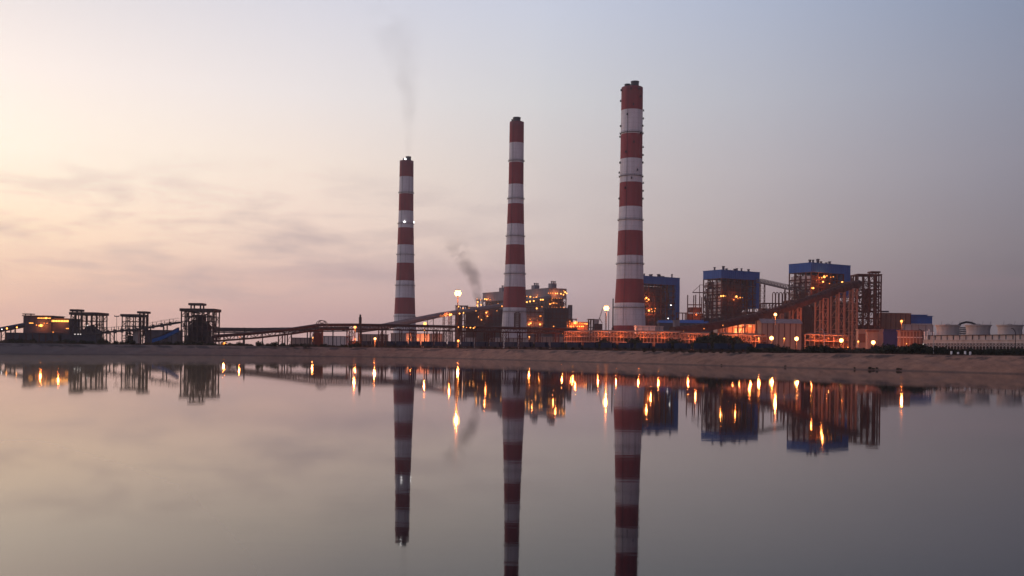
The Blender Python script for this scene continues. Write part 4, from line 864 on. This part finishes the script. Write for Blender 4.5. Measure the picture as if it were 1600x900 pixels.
# ------------------------------------------------------------------ cooling tower
def cooling():
    Da, Db = 545, 470; A, B = P(1443, 524.8, Da), P(1660, 526.5, Db); t = thing('cooling_tower', 'long pale cooling tower with a row of round fan stacks on its deck', 'cooling tower', (A.x, A.y, GZ - .3))
    d = B - A; d.z = 0; ex = d.normalized(); ey = Vector((-ex.y, ex.x, 0)); Lh = d.length; zt_ = A.z; zm = P(1443, 531.5, Da).z; zl = P(1443, 536.6, Da).z; g = GZ - .4
    def pt(s, off, z): q = A + ex * s + ey * off; return Vector((q.x, q.y, z))
    def slab(b, s0, s1, o0, o1, z0, z1, mi=0):
        q = [pt(s0, o0, z0), pt(s1, o0, z0), pt(s1, o1, z0), pt(s0, o1, z0), pt(s0, o0, z1), pt(s1, o0, z1), pt(s1, o1, z1), pt(s0, o1, z1)]
        b.add(q, [(3, 2, 1, 0), (4, 5, 6, 7), (0, 1, 5, 4), (1, 2, 6, 5), (2, 3, 7, 6), (3, 0, 4, 7)], mi)
    b = MB(); slab(b, 0, Lh, 0, 16, zl, zt_); slab(b, -.4, Lh, -.5, 16.5, zm - .15, zm + .15); b.build('casing', M_conc, t, world=True)
    b = MB(); n = int(Lh / 4.0)
    for i in range(n + 1): slab(b, i * 4.0 - .10, i * 4.0 + .10, -.35, -.002, zm + .2, zt_ + .2)
    slab(b, -.5, Lh, -.6, 16.6, zt_ + .003, zt_ + .35); b.build('rib', M_steel, t, world=True)
    b = MB(); slab(b, .5, Lh - .5, 2.5, 15, g, zl - .003); b.build('louvre_bank', M_dark, t, world=True)
    b = MB()
    for i in range(n * 2):
        s0, s1 = i * 2.0, (i + 1) * 2.0; b.beam(pt(s0, .2, g), pt(s0, .2, zl), .3); b.beam(pt(s0, .2, zl - 1.8), pt(s1, .2, zl - .2), .22); b.beam(pt(s1, .2, zl - 1.8), pt(s0, .2, zl - .2), .22)
    b.build('column', M_conc, t, world=True)
    for px0, px1 in ((1463, 1499), (1509.5, 1547), (1559, 1597), (1608, 1646)):
        pm = (px0 + px1) / 2; u = uv(pm, 524)[0]; # depth on the deck centre line
        o = A + ey * 8; k = (u * o.y - o.x) / (ex.x - u * ex.y); c = o + ex * k; Dc = c.y; r = (px1 - px0) / 2 * Dc / F; zt2 = P(pm, 507.6, Dc).z
        b = MB(); H = zt2 - zt_
        b.lathe([(r * .93, zt_ - .2), (r * .90, zt_ + H * .45), (r * .95, zt_ + H * .8), (r, zt2 - .5), (r + .3, zt2 - .5), (r + .3, zt2), (r - .3, zt2), (r * .8, zt_ + .5)], (c.x, c.y), 40); b.build('fan_stack', M_conc, t, world=True, smooth=False)
        b = MB(); b.tube([(c.x - r * .4, c.y, zt2 - .2), (c.x, c.y, zt2 + .5), (c.x + r * .4, c.y, zt2 - .2)], .12, 6); 
        for q in (-.8, .1, .75): b.beam((c.x + r * q, c.y - r * .5, zt2), (c.x + r * q + .4, c.y - r * .5, zt2 + 1.9), .09)
        b.build('lightning_rod', M_dark, t, world=True)
    b = MB()
    for px, y in ((1445, 518), (1449, 517), (1452, 514.5), (1455, 519), (1459, 519)): q = P(px, y, Da - 3); b.beam((q.x, q.y, zt_ - 2), q, .5)
    b.build('riser_pipe', M_wpost, t, world=True)
    q0 = P(1497, 508, 540); b = MB(); b.tube([P(1497, 508.5, 548), P(1502, 505.2, 548), P(1510, 503.2, 548), (P(1518, 504.3, 548)), P(1524, 507, 548)], .55, 8); b.build('header_pipe', M_dark, t, world=True)
    b = MB()
    for px in range(1499, 1510, 2): b.beam(P(px, 511, 548), P(px, 523, 548), .25)
    for y in (512, 515, 518, 521): b.beam(P(1498, y, 548), P(1510, y, 548), .4)
    b.build('stair_frame', M_dark, t, world=True)
cooling()

# ------------------------------------------------------------------ poles, masts, lamps
def lamp_mast(name, label, px, py, D, r, m, power, heads=1, polew=.16, group=None, arm=0.0):
    top = P(px, py, D); t = thing(name, label, 'lamp', (top.x, top.y, GZ - .2), 0, group); h = top.z - t.location.z
    b = MB(); b.tube([(arm, 0, 0), (arm, 0, h * .5), (arm, 0, h - .3)], [polew * 1.5, polew * 1.15, polew], 8)
    if arm: b.tube([(arm, 0, h - .4), (arm * .6, 0, h + .3), (0, 0, h + .35)], polew * .7, 6)
    b.build('pole', M_steel, t)
    b = MB()
    if heads > 1:
        b.lathe([(r * 1.1, h + r * 1.3), (r * 1.1, h + r * 1.3 + .15)], (0, 0), 14); b.tube([(0, 0, h - .4), (0, 0, h + r * 1.35)], .2, 8)
        for k in range(heads): a = 2 * math.pi * k / heads; b.beam((0, 0, h + .5), (math.cos(a) * r, math.sin(a) * r, h + .4), .15)
    else: b.box(-r * .8, r * .8, -r * .5, r * .5, h + r * .75, h + r * .75 + .15)
    b.build('lamp_housing', M_dark, t)
    if heads > 1:
        for k in range(heads):
            a = 2 * math.pi * k / heads
            lamp_part(t, (top.x + math.cos(a) * r, top.y + math.sin(a) * r, top.z - .1), r * .5, m, 'lamp')
            lamp_part(t, (top.x + math.cos(a + .5) * r * .8, top.y + math.sin(a + .5) * r * .8, top.z + r * .75), r * .42, m, 'lamp')
            lamp_part(t, (top.x + math.cos(a + .5) * r * .8, top.y + math.sin(a + .5) * r * .8, top.z - r * .8), r * .42, m, 'lamp')
    else: lamp_part(t, (top.x, top.y, top.z), r, m, 'lamp')
    if power: glow(t, (top.x, top.y - r - 1.0, top.z - .3), power * 2.4, .5)
    return t
lamp_mast('high_mast_light', 'tallest high mast lamp, blazing beside the dark smoke trail', 715.5, 458, 570, 1.35, E_big, 16000, 6, .28)
lamp_mast('high_mast_light', 'bright high mast lamp just left of the nearest chimney', 947.5, 481.5, 925, 1.75, E_big, 42000, 6, .3)
lamp_mast('street_lamp', 'tall bright lamp in front of the tan warehouse', 1211.5, 491.5, 650, .95, E_big, 12000)
lamp_mast('street_lamp', 'low blazing lamp before the pipe rack, leftmost of the four big ones', 1205.5, 528.3, 600, 1.2, E_big, 5200)
lamp_mast('street_lamp', 'low blazing lamp before the warehouse, second of the four big ones', 1244.6, 529.3, 600, 1.2, E_big, 5200)
lamp_mast('street_lamp', 'low blazing lamp in front of the trestle feet', 1314.5, 531.8, 538, 1.1, E_big, 5200)
lamp_mast('street_lamp', 'low blazing lamp in front of the tan canopy hut', 1364.5, 535.0, 580, 1.15, E_big, 5200)
for px, py, D, r, lab in ((1225.3, 529, 690, .5, 'small lamp between the two left blazing lamps'), (1272.5, 527.8, 745, .6, 'small lamp between the warehouse and the trestle feet'), (1291, 531.5, 745, .55, 'small lamp beside the pale leaning pole'), (1341, 533.5, 615, .5, 'small lamp between the two right blazing lamps'), (1185.5, 528.5, 520, .3, 'small lamp at the right end of the pipe rack'), (1325, 543.3, 420, .25, 'tiny lamp low among the bushes on the right'), (1307, 531.7, 740, .55, 'small lamp touching the left of the trestle foot lamp')):
    lamp_mast('street_lamp', lab, px, py, D, r, E_mid, 5500 if D > 700 else 2500, group='small yard lamps')
lamp_mast('street_lamp', 'orange lamp in front of the brown brick hall', 1408.5, 501.8, 640, .75, E_mid, 5000)
lamp_mast('street_lamp', 'bright ground lamp below the far chimney, left of it', 586, 529.3, 545, .62, E_big, 5200)
lamp_mast('street_lamp', 'small ground lamp below the tallest high mast', 716, 532.5, 560, .6, E_mid, 3000)
lamp_mast('street_lamp', 'lamp on a pole beside the dark vent stack', 554.8, 511.2, 600, .75, E_mid, 4000)
lamp_mast('street_lamp', 'blurred bright lamp under the inclined conveyor', 664, 505.8, 700, 1.1, E_mid, 7000)
for px, py, D, lab in ((555.5, 529.7, 640, 'small lamp at the foot of the dark vent stack'), (489, 527.8, 690, 'small orange lamp beside the conveyor hoop pier'), (375, 524, 640, 'small orange lamp left of the far arched conveyor'), (351, 536, 520, 'lowest orange lamp right of the tallest transfer tower'), (827, 526.3, 700, 'tiny lamp under the right end of the hooded conveyor')):
    lamp_mast('street_lamp', lab, px, py, D, .38, E_mid, 1200, group='small lamps along the conveyor')
def plain_pole(label, px, ytop, D, r, curved=0, m=M_steel, name='pole_post', head=False, cat='pole'):
    top = P(px, ytop, D); t = thing(name, label, cat, (top.x, top.y, GZ - .2)); h = top.z - t.location.z; b = MB()
    pts = [(0, 0, 0), (0, 0, h - (2 if curved else 0))]
    if curved: pts += [(curved * .25, 0, h - .8), (curved * .6, 0, h - .15), (curved, 0, h)]
    b.tube(pts, r, 8); b.build('shaft', m, t)
    if head: b = MB(); b.box(-1.6, 1.6, -.6, .6, h - .1, h + .5); b.beam((-1.6, 0, h + .5), (-1.6, 0, h + 1), .3); b.beam((1.6, 0, h + .5), (1.6, 0, h + 1), .3); b.build('lamp_rack', M_steel, t)
    return t
plain_pole('thin unlit floodlight mast left of the small transfer tower', 182.5, 494.6, 700, .16, head=True, cat='mast', name='floodlight_mast')
t = plain_pole('dark vent stack with a bulging top right of the conveyor hoop', 563, 491.5, 640, .5, m=M_dark, name='vent_stack', cat='stack')
b = MB(); h = P(563, 491.5, 640).z - t.location.z; b.lathe([(.5, h - 6), (.95, h - 5.5), (.95, h - 1.8), (.6, h - 1.5), (.6, h), (.4, h)], n=12); b.build('stack_head', M_dark, t)
plain_pole('dark stub pole between the arched conveyor and the tallest transfer tower', 382, 512, 600, .42, m=M_dark)
t = plain_pole('thick dark pole beside the nearest chimney', 958, 466.5, 900, .55, m=M_dark, name='vent_stack', cat='stack')
b = MB(); b.box(-1.6, 2.2, -1.6, 1.6, 6, 16); b.box(-1.0, 1.0, -1, 1, 16, 21); b.build('stack_base', M_core_brown, t)
plain_pole('thin pole below the bright high mast lamp', 951.3, 487, 850, .3); plain_pole('thinner pole left of the bright high mast lamp', 946, 489, 860, .22)
def crane():
    D = 880; t = thing('crawler_crane', 'lattice crane boom leaning right toward the bright high mast lamp', 'crane', (XB(937, D), D, GZ - .3)); X0 = t.location.x; b = MB()
    p, q = P(934, 506, D) - t.location, P(942, 481, D) - t.location
    for o in (-.5, .5): b.beam(p + Vector((o, 0, 0)), q + Vector((o * .5, 0, 0)), .22)
    for k in range(9): a = p.lerp(q, k / 9); c = p.lerp(q, (k + 1) / 9); s_2 = -.5 if k % 2 else .5; b.beam(a + Vector((s_2, 0, 0)), c - Vector((s_2 * .7, 0, 0)), .16)
    b.build('boom', M_rust, t)
    b = MB(); b.box(p.x - 3, p.x + 4, -2, 3, p.z - 6, p.z); b.box(p.x - 4, p.x + 5, -2.6, 3.6, 0, p.z - 6); b.build('cab', M_core_brown, t)
    b = MB(); p2, q2 = P(941, 505, D) - t.location, P(936.5, 496.5, D) - t.location; b.beam(p2, q2, .5); b.build('stay', M_rust, t)
crane()
plain_pole('pale leaning pole among the bushes left of the trestle foot lamp', 1288.5, 514, 380, .12, curved=-1.5, m=M_conc)
plain_pole('pale slim pole in front of the cooling tower', 1459, 524, 330, .12, m=M_conc)
plain_pole('dark curved lamp pole at the cooling tower end, left one', 1442, 514.5, 480, .15, curved=-2.0, m=M_dark)
plain_pole('dark curved lamp pole before the third fan stack', 1587, 513, 420, .15, curved=-1.9, m=M_dark)

# white marker posts on the bank
proto = None
for i, (px, s) in enumerate(((1486.5, 1), (1508, 1.05), (1516, .95), (1497, .8))):
    D = 305; x = XB(px, D)
    if proto is None:
        proto = thing('marker_post', 'white round marker post standing on the bank before the cooling tower', 'marker post', (x, D, GZ + .1), 0, 'white posts on the bank')
        b = MB(); b.lathe([(.30, 0), (.30, 1.25), (.26, 1.35), (.05, 1.4)], n=14); b.build('shaft', M_wpost, proto, smooth=False)
        b = MB(); b.box(-.4, .4, -.4, .4, -.2, .06); b.build('plinth', M_conc, proto); o = proto
    else:
        o = copy_tree(proto); o.location = (x, D, GZ + .1); o.scale = (1, 1, s)
# grey tarpaulin tent hut
D = 400; x0, x1_ = XB(1401.5, D), XB(1417, D); h = P(1410, 542.6, D).z - GZ; w = x1_ - x0
t = thing('tarpaulin_hut', 'low grey tent hut among bushes right of the blazing lamps', 'tent', ((x0 + x1_) / 2, D, GZ - .1))
b = MB(); q = [(-w / 2, 0, 0), (w / 2, 0, 0), (w * .32, 0, h * .72), (.2, 0, h), (-w * .36, 0, h * .66)]; b.add(q + [(a, 5, c) for a, _, c in q], [(0, 1, 2, 3, 4), (9, 8, 7, 6, 5), (0, 4, 9, 5), (4, 3, 8, 9), (3, 2, 7, 8), (2, 1, 6, 7)]); b.build('cover', M_tarp, t)
b = MB(); b.beam((.2, -.15, 0), (.2, -.15, h + .2), .12); b.box(-.7, .7, -.04, .02, .05, h * .55); b.build('door_flap', M_dark, t)

# ------------------------------------------------------------------ coal train
TA, TB = Vector((128, 482, 0)), Vector((-112, 680, 0))
def train():
    d = (TB - TA); Lh = d.length; ex = d.normalized(); ang = math.atan2(ex.y, ex.x); zr = 5.25
    b = MB(); A, B = TA - ex * 30, TB + ex * 60
    b.extrude([Vector((A.x, A.y, 0)), Vector((B.x, B.y, 0))], [(-4.0, GZ - .4), (4.0, GZ - .4), (2.0, zr - .16), (-2.0, zr - .16)]); tr = thing('railway_track', 'raised ballast track carrying the blue wagon train', 'railway track', (A.x, A.y, GZ - .4)); b.build('ballast', M_steel, tr, world=True)
    for o in (-.84, .84):
        b = MB(); b.extrude([Vector((A.x, A.y, 0)), Vector((B.x, B.y, 0))], [(o - .05, zr - .155), (o + .05, zr - .155), (o + .05, zr), (o - .05, zr)]); b.build('rail', M_rust, tr, world=True)
    w = thing('hopper_wagon', '', 'wagon', (0, 0, 0)); b = MB()
    hl, hw = 3.6, 1.55
    b.box(-hl, hl, -hw, hw, 1.1, 3.55); b.box(-hl - .12, hl + .12, -hw - .12, hw + .12, 3.55, 3.75)
    for i in range(11): x = -hl + .1 + i * (2 * hl - .2) / 10; b.box(x - .09, x + .09, -hw - .14, hw + .14, 1.0, 3.55)
    for s2 in (-1, 1): b.beam((s2 * hl, 0, 3.2), (s2 * (hl + .1), 0, 1.0), 2.4, .2)
    b.build('hopper_body', M_wagon, w)
    b = MB(); b.box(-hl - 1.2, hl + 1.2, -.9, .9, .78, 1.09); b.box(-hl - 2.1, -hl - 1.2, -.2, .2, .8, 1.05); b.box(hl + 1.2, hl + 2.1, -.2, .2, .8, 1.05); b.build('underframe', M_dark, w)
    for s2 in (-1, 1):
        b = MB(); b.box(s2 * 2.5 - 1.4, s2 * 2.5 + 1.4, -1.1, 1.1, .35, .77)
        for xx in (-.95, .95):
            pass
        bo = b.build('bogie', M_dark, w)
        for xx in (-.95, .95):
            b = MB(); b.tube([(s2 * 2.5 + xx, -.8, .46), (s2 * 2.5 + xx, .8, .46)], .08, 6)
            for yy in (-.84, .84): b.tube([(s2 * 2.5 + xx, yy - .07, .46), (s2 * 2.5 + xx, yy + .07, .46)], .46, 14)
            b.build('wheelset', M_dark, bo)
    n = int(Lh / 11.5)
    for i in range(n):
        o = w if i == 0 else copy_tree(w); p = TA + ex * (11.5 * (i + .5)); o.location = (p.x, p.y, zr); o.rotation_euler = (0, 0, ang)
        o['group'] = 'coal train wagons'; o['category'] = 'wagon'
        o['label'] = 'dark blue open wagon at the right end of the train, by the blazing lamps' if i == 0 else ('dark blue open wagon at the far left end of the train' if i == n - 1 else 'dark blue open wagon coupled within the long train on the bank')
train()

# ------------------------------------------------------------------ bushes and grass
def bush_mesh(seed, n, rx, rz, leaf, m):
    rnd = random.Random(seed); b = MB(); lobes = [(rnd.uniform(-.6, .6) * rx, rnd.uniform(-.5, .5) * rx, rnd.uniform(.25, .7) * rz, rnd.uniform(.35, .6)) for _ in range(6)]
    for _ in range(n):
        lx, ly, lz, lr = rnd.choice(lobes)
        v = Vector((rnd.gauss(0, 1), rnd.gauss(0, 1), rnd.gauss(0, 1))).normalized() * (rnd.random() ** .4) * lr
        c = Vector((lx + v.x * rx, ly + v.y * rx, max(.05, lz + v.z * rz)))
        a = Vector((rnd.gauss(0, 1), rnd.gauss(0, 1), rnd.gauss(0, .7))).normalized(); e = a.cross(Vector((rnd.gauss(0, 1), rnd.gauss(0, 1), rnd.gauss(0, 1)))).normalized(); s = leaf * rnd.uniform(.6, 1.4)
        b.add([c - a * s, c + e * s * .5, c + a * s, c - e * s * .5], [(0, 1, 2, 3)])
    o = b.build('foliage', m); me = o.data; bpy.data.objects.remove(o)
    st = MB()
    for k in range(4): st.tube([(0, 0, -.1), (rnd.uniform(-.3, .3) * rx, rnd.uniform(-.3, .3) * rx, rz * .5), (rnd.uniform(-.6, .6) * rx, rnd.uniform(-.6, .6) * rx, rz * .95)], [.10, .07, .02], 5)
    o = st.build('stem', M_bark); ms = o.data; bpy.data.objects.remove(o)
    return me, ms
BV = [bush_mesh(i, 520, 2.4, 2.6, .34, M_leaf) for i in range(5)]; BB = [bush_mesh(i + 20, 420, 2.2, 1.8, .3, M_leafb) for i in range(4)]
def bush(px, D, s, label, group, kinds=BV, name='bush', sz=1.0):
    me, ms = random.choice(kinds); t = thing(name, label, 'bush', (XB(px, D), D, GZ - .1), random.uniform(0, 6.28), group); t.scale = (s, s, s * sz)
    for nm, d in (('foliage', me), ('stem', ms)):
        o = bpy.data.objects.new(nm, d); COL.objects.link(o); o.parent = t
for px, s in ((936, 1.5), (945, 1.7), (986, 1.6), (996, 1.8), (1050, 1.7), (1058, 1.6), (1091, 1.6), (1107, 2.2), (1116, 2.4), (1127, 2.3), (1138, 2.2), (1147, 1.9), (877, 1.2), (884, 1.1), (1160, 1.4)):
    bush(px, 640 - (px - 877) * .42, s * 1.5, 'dark rounded bush standing behind the wagon train', 'bushes behind the wagons')
px = 1172
while px < 1440:
    D = random.uniform(372, 430) - (px - 1172) * .18; bush(px, D, random.choice((.75, .9, 1.0, 1.1, 1.3, 1.55)), 'dark low bush in the strip below the street lamps', 'bushes below the street lamps', BV if random.random() < .8 else BB, sz=.85); px += random.uniform(4, 7.5)
px = 1418
while px < 1640:
    D = random.uniform(330, 400); bush(px, D, random.uniform(.9, 1.35) * (1.5 if 1425 < px < 1438 else 1), 'dark low bush in the thicket before the cooling tower', 'bushes before the cooling tower', BV, sz=.85); px += random.uniform(3.2, 5.5)
px = -30
while px < 560:
    D = random.uniform(505, 570); bush(px, D, random.uniform(.7, 1.25), 'brownish scrub bush along the bank on the left half', 'scrub bushes on the left bank', BB if random.random() < .55 else BV, sz=.9); px += random.uniform(5, 9)
px = 560
while px < 1175:
    D = shore(XB(px, 470)) + 30 + random.uniform(0, 12); bush(px, D, random.uniform(.35, .62), 'small brown scrub tuft on the bank top before the wagons', 'scrub tufts before the wagons', BB, name='scrub_tuft', sz=.9); px += random.uniform(6, 14)
for k in range(52):
    q = k / 51; p = TA.lerp(TB, q); p = p + Vector((4.5, 5.5, 0)) * random.uniform(.8, 1.6); me, ms = random.choice(BV); sc_ = random.uniform(.95, 1.45)
    t = thing('bush', 'dark scrub growing close behind the wagons along the track', 'bush', (p.x, p.y, GZ - .1), random.uniform(0, 6.28), 'scrub along the track'); t.scale = (sc_, sc_, sc_ * 1.05)
    for nm, d in (('foliage', me), ('stem', ms)):
        o = bpy.data.objects.new(nm, d); COL.objects.link(o); o.parent = t
for px, off, sc_ in ((1361, .7, .30), (1366, .5, .22), (1372, .9, .2), (1404, .6, .26), (1409, .9, .2), (1337, .8, .18), (1128, .7, .16), (1228, .8, .18)):
    x = 0
    for _ in range(30): x = XB(px, shore(x))
    me, ms = random.choice(BB); t = thing('waterside_weed', 'small dark weed at the water edge below the blazing lamps', 'weed', (x, shore(x) + off, off * .33), random.uniform(0, 6), 'weeds at the water edge'); t.scale = (sc_, sc_, sc_ * 1.2)
    for nm, d in (('foliage', me), ('stem', ms)):
        o = bpy.data.objects.new(nm, d); COL.objects.link(o); o.parent = t
def dry_grass():
    b = MB(); rnd = random.Random(3)
    for _ in range(9000):
        x = rnd.uniform(-330, 190); y = shore(x) + 13.5 * math.sqrt(1 + ((shore(x + 2) - shore(x - 2)) / 4) ** 2) + abs(rnd.gauss(3, 14)); h = rnd.uniform(.25, .9) * (0.6 + .8 * max(0, noise.noise((x * .05, y * .05, 0)))); a = rnd.uniform(0, 3.14); w = rnd.uniform(.15, .45)
        z = GZ + .12
        for k in range(3):
            aa = a + k * 1.05; dx, dy = math.cos(aa) * w, math.sin(aa) * w; l = rnd.uniform(-.2, .2)
            b.add([(x - dx, y - dy, z - .25), (x + dx, y + dy, z - .25), (x + dx * .4 + l, y + dy * .4, z + h), (x - dx * .5 + l, y - dy * .5, z + h * .8)], [(0, 1, 2, 3)])
    o = b.build('dry_grass', M_grass); tag(o, 'dry brown grass along the top of the sandy bank', 'grass', kind='stuff')
dry_grass()

# ------------------------------------------------------------------ smoke and haze
def plume(name, label, path, dens, col, seed, nscale, aniso=0.0):
    b = MB(); pts = []; rr = []
    for (a, ra), (c, rc) in zip(path, path[1:]):
        for k in range(6): pts.append(a.lerp(c, k / 6)); rr.append(ra + (rc - ra) * k / 6)
    pts.append(path[-1][0]); rr.append(path[-1][1])
    rr = [r * (1 + .22 * noise.noise((i * .5, seed, 0))) for i, r in enumerate(rr)]
    pts = [p + Vector((noise.noise((i * .4, seed, 3)), 0, 0)) * rr[i] * .2 for i, p in enumerate(pts)]
    m = bpy.data.materials.new(name); m.use_nodes = True; m.cycles.volume_step_rate = 0.12; t = m.node_tree; t.nodes.clear()
    pv = nd(t, 'ShaderNodeVolumePrincipled'); pv.inputs['Color'].default_value = (*col, 1); pv.inputs['Anisotropy'].default_value = aniso
    g = nd(t, 'ShaderNodeNewGeometry'); n_ = nd(t, 'ShaderNodeTexNoise'); n_.inputs['Scale'].default_value = nscale; n_.inputs['Detail'].default_value = 3
    t.links.new(g.outputs['Position'], n_.inputs['Vector'])
    sp = nd(t, 'ShaderNodeSeparateXYZ'); t.links.new(g.outputs['Position'], sp.inputs[0])
    z0, z1 = pts[0].z, pts[-1].z
    fall = math_n(t, 'SUBTRACT', 1.0, math_n(t, 'MULTIPLY_ADD', sp.outputs[2], 1 / (z1 - z0), -z0 / (z1 - z0), clamp=True))
    fall = math_n(t, 'POWER', fall, 1.3)
    xs_ = [p.x for p in pts]; xa, xb = min(xs_) - 1, max(xs_) + 1; rm = max(rr)
    st = sorted({round((p.z - z0) / (z1 - z0), 4): ((p.x - xa) / (xb - xa), r / rm, 0) for p, r in zip(pts, rr)}.items())[::2]
    rn = nd(t, 'ShaderNodeValToRGB'); cr_ = rn.color_ramp
    while len(cr_.elements) < len(st): cr_.elements.new(0.5)
    for e, (q, c) in zip(cr_.elements, st): e.position = min(1, max(0, q)); e.color = (*c, 1)
    t.links.new(math_n(t, 'MULTIPLY_ADD', sp.outputs[2], 1 / (z1 - z0), -z0 / (z1 - z0), clamp=True), rn.inputs[0])
    sc_ = nd(t, 'ShaderNodeSeparateColor'); t.links.new(rn.outputs[0], sc_.inputs[0])
    cx_ = math_n(t, 'MULTIPLY_ADD', sc_.outputs[0], xb - xa, xa); rx_ = math_n(t, 'MULTIPLY', sc_.outputs[1], rm)
    dx_ = math_n(t, 'DIVIDE', math_n(t, 'SUBTRACT', sp.outputs[0], cx_), rx_); dy_ = math_n(t, 'DIVIDE', math_n(t, 'SUBTRACT', sp.outputs[1], pts[0].y), rx_)
    rr2 = math_n(t, 'ADD', math_n(t, 'MULTIPLY', dx_, dx_), math_n(t, 'MULTIPLY', dy_, dy_))
    soft = math_n(t, 'POWER', math_n(t, 'SUBTRACT', 1.0, rr2, clamp=True), 1.2)
    fall = math_n(t, 'MULTIPLY', fall, soft)
    dn = math_n(t, 'MULTIPLY', math_n(t, 'MULTIPLY', math_n(t, 'MULTIPLY_ADD', n_.outputs[0], 2.4, -.7, clamp=True), fall), dens)
    t.links.new(dn, pv.inputs['Density']); o_ = nd(t, 'ShaderNodeOutputMaterial'); t.links.new(pv.outputs[0], o_.inputs['Volume'])
    b.tube(pts, rr, 16); o = b.build(name, m, smooth=True); tag(o, label, 'smoke', kind='stuff')
D = 1435
plume('smoke', 'thin grey smoke rising from the far left chimney', [(P(638.4, 246, D), 4.5), (P(639, 205, D), 10), (P(638, 150, D), 18), (P(634, 115, D), 26), (P(624, 70, D), 40), (P(612, 25, D), 52), (P(602, -12, D), 60)], .017, (.5, .47, .47), 1, .03)
D = 1345
plume('smoke', 'dark smoke leaning left from the lamp lit frame by the middle chimney', [(P(748.5, 478, D), 5), (P(744, 450, D), 10), (P(737, 428, D), 15), (P(725, 408, D), 18), (P(715, 390, D), 21), (P(708, 362, D), 22)], .105, (.2, .17, .17), 5, .06)
open_tower('process_frame', 'lamp covered steel frame under the dark smoke, left of the middle chimney', 'steel frame', 744, 752, 468, 1345, 10, 2, 1, 7, M_rust, .8, .6, .5,
    lamps=[(746.3, 471.8, 1.5, m_), (751, 468.7, 1.0, s_), (745.8, 477, 1.4, m_), (746.3, 480, 1.7, m_), (751.8, 476.3, 1.2, m_), (745.5, 467.3, .9, s_), (745.4, 475, .9, s_)])
open_tower('process_frame', 'flat topped steel block behind the tallest high mast pole', 'steel frame', 711.5, 729, 477.2, 1150, 12, 4, 2, 6, M_rust, .8, .6, .6, mass=[(-.48, .05, .3, .88)], mm=M_core_brown, lamps=[(723.5, 482, 1.0, s_), (716, 479, 1.3, m_)])
ribbed_block('bunker_block', 'long brown block joining the steel block and the smoke frame', 'building', 727, 746, 480.5, 1290, 14, 14, M_core_brown, [(733, 482, 1.2, m_), (723.5, 481.7, 1.0, s_)])

HAZE = 0.00008
if HAZE:
    m = bpy.data.materials.new('haze'); m.use_nodes = True; t = m.node_tree; t.nodes.clear()
    pv = nd(t, 'ShaderNodeVolumePrincipled'); pv.inputs['Color'].default_value = (.93, .90, .92, 1); pv.inputs['Density'].default_value = HAZE; pv.inputs['Anisotropy'].default_value = 0.3
    o_ = nd(t, 'ShaderNodeOutputMaterial'); t.links.new(pv.outputs[0], o_.inputs['Volume'])
    b = MB(); b.box(-3600, 3600, -200, 3300, -14, 620); o = b.build('haze', m); o['kind'] = 'stuff'; o['label'] = 'thin dusk haze hanging over the water and the plant'; o['category'] = 'haze'
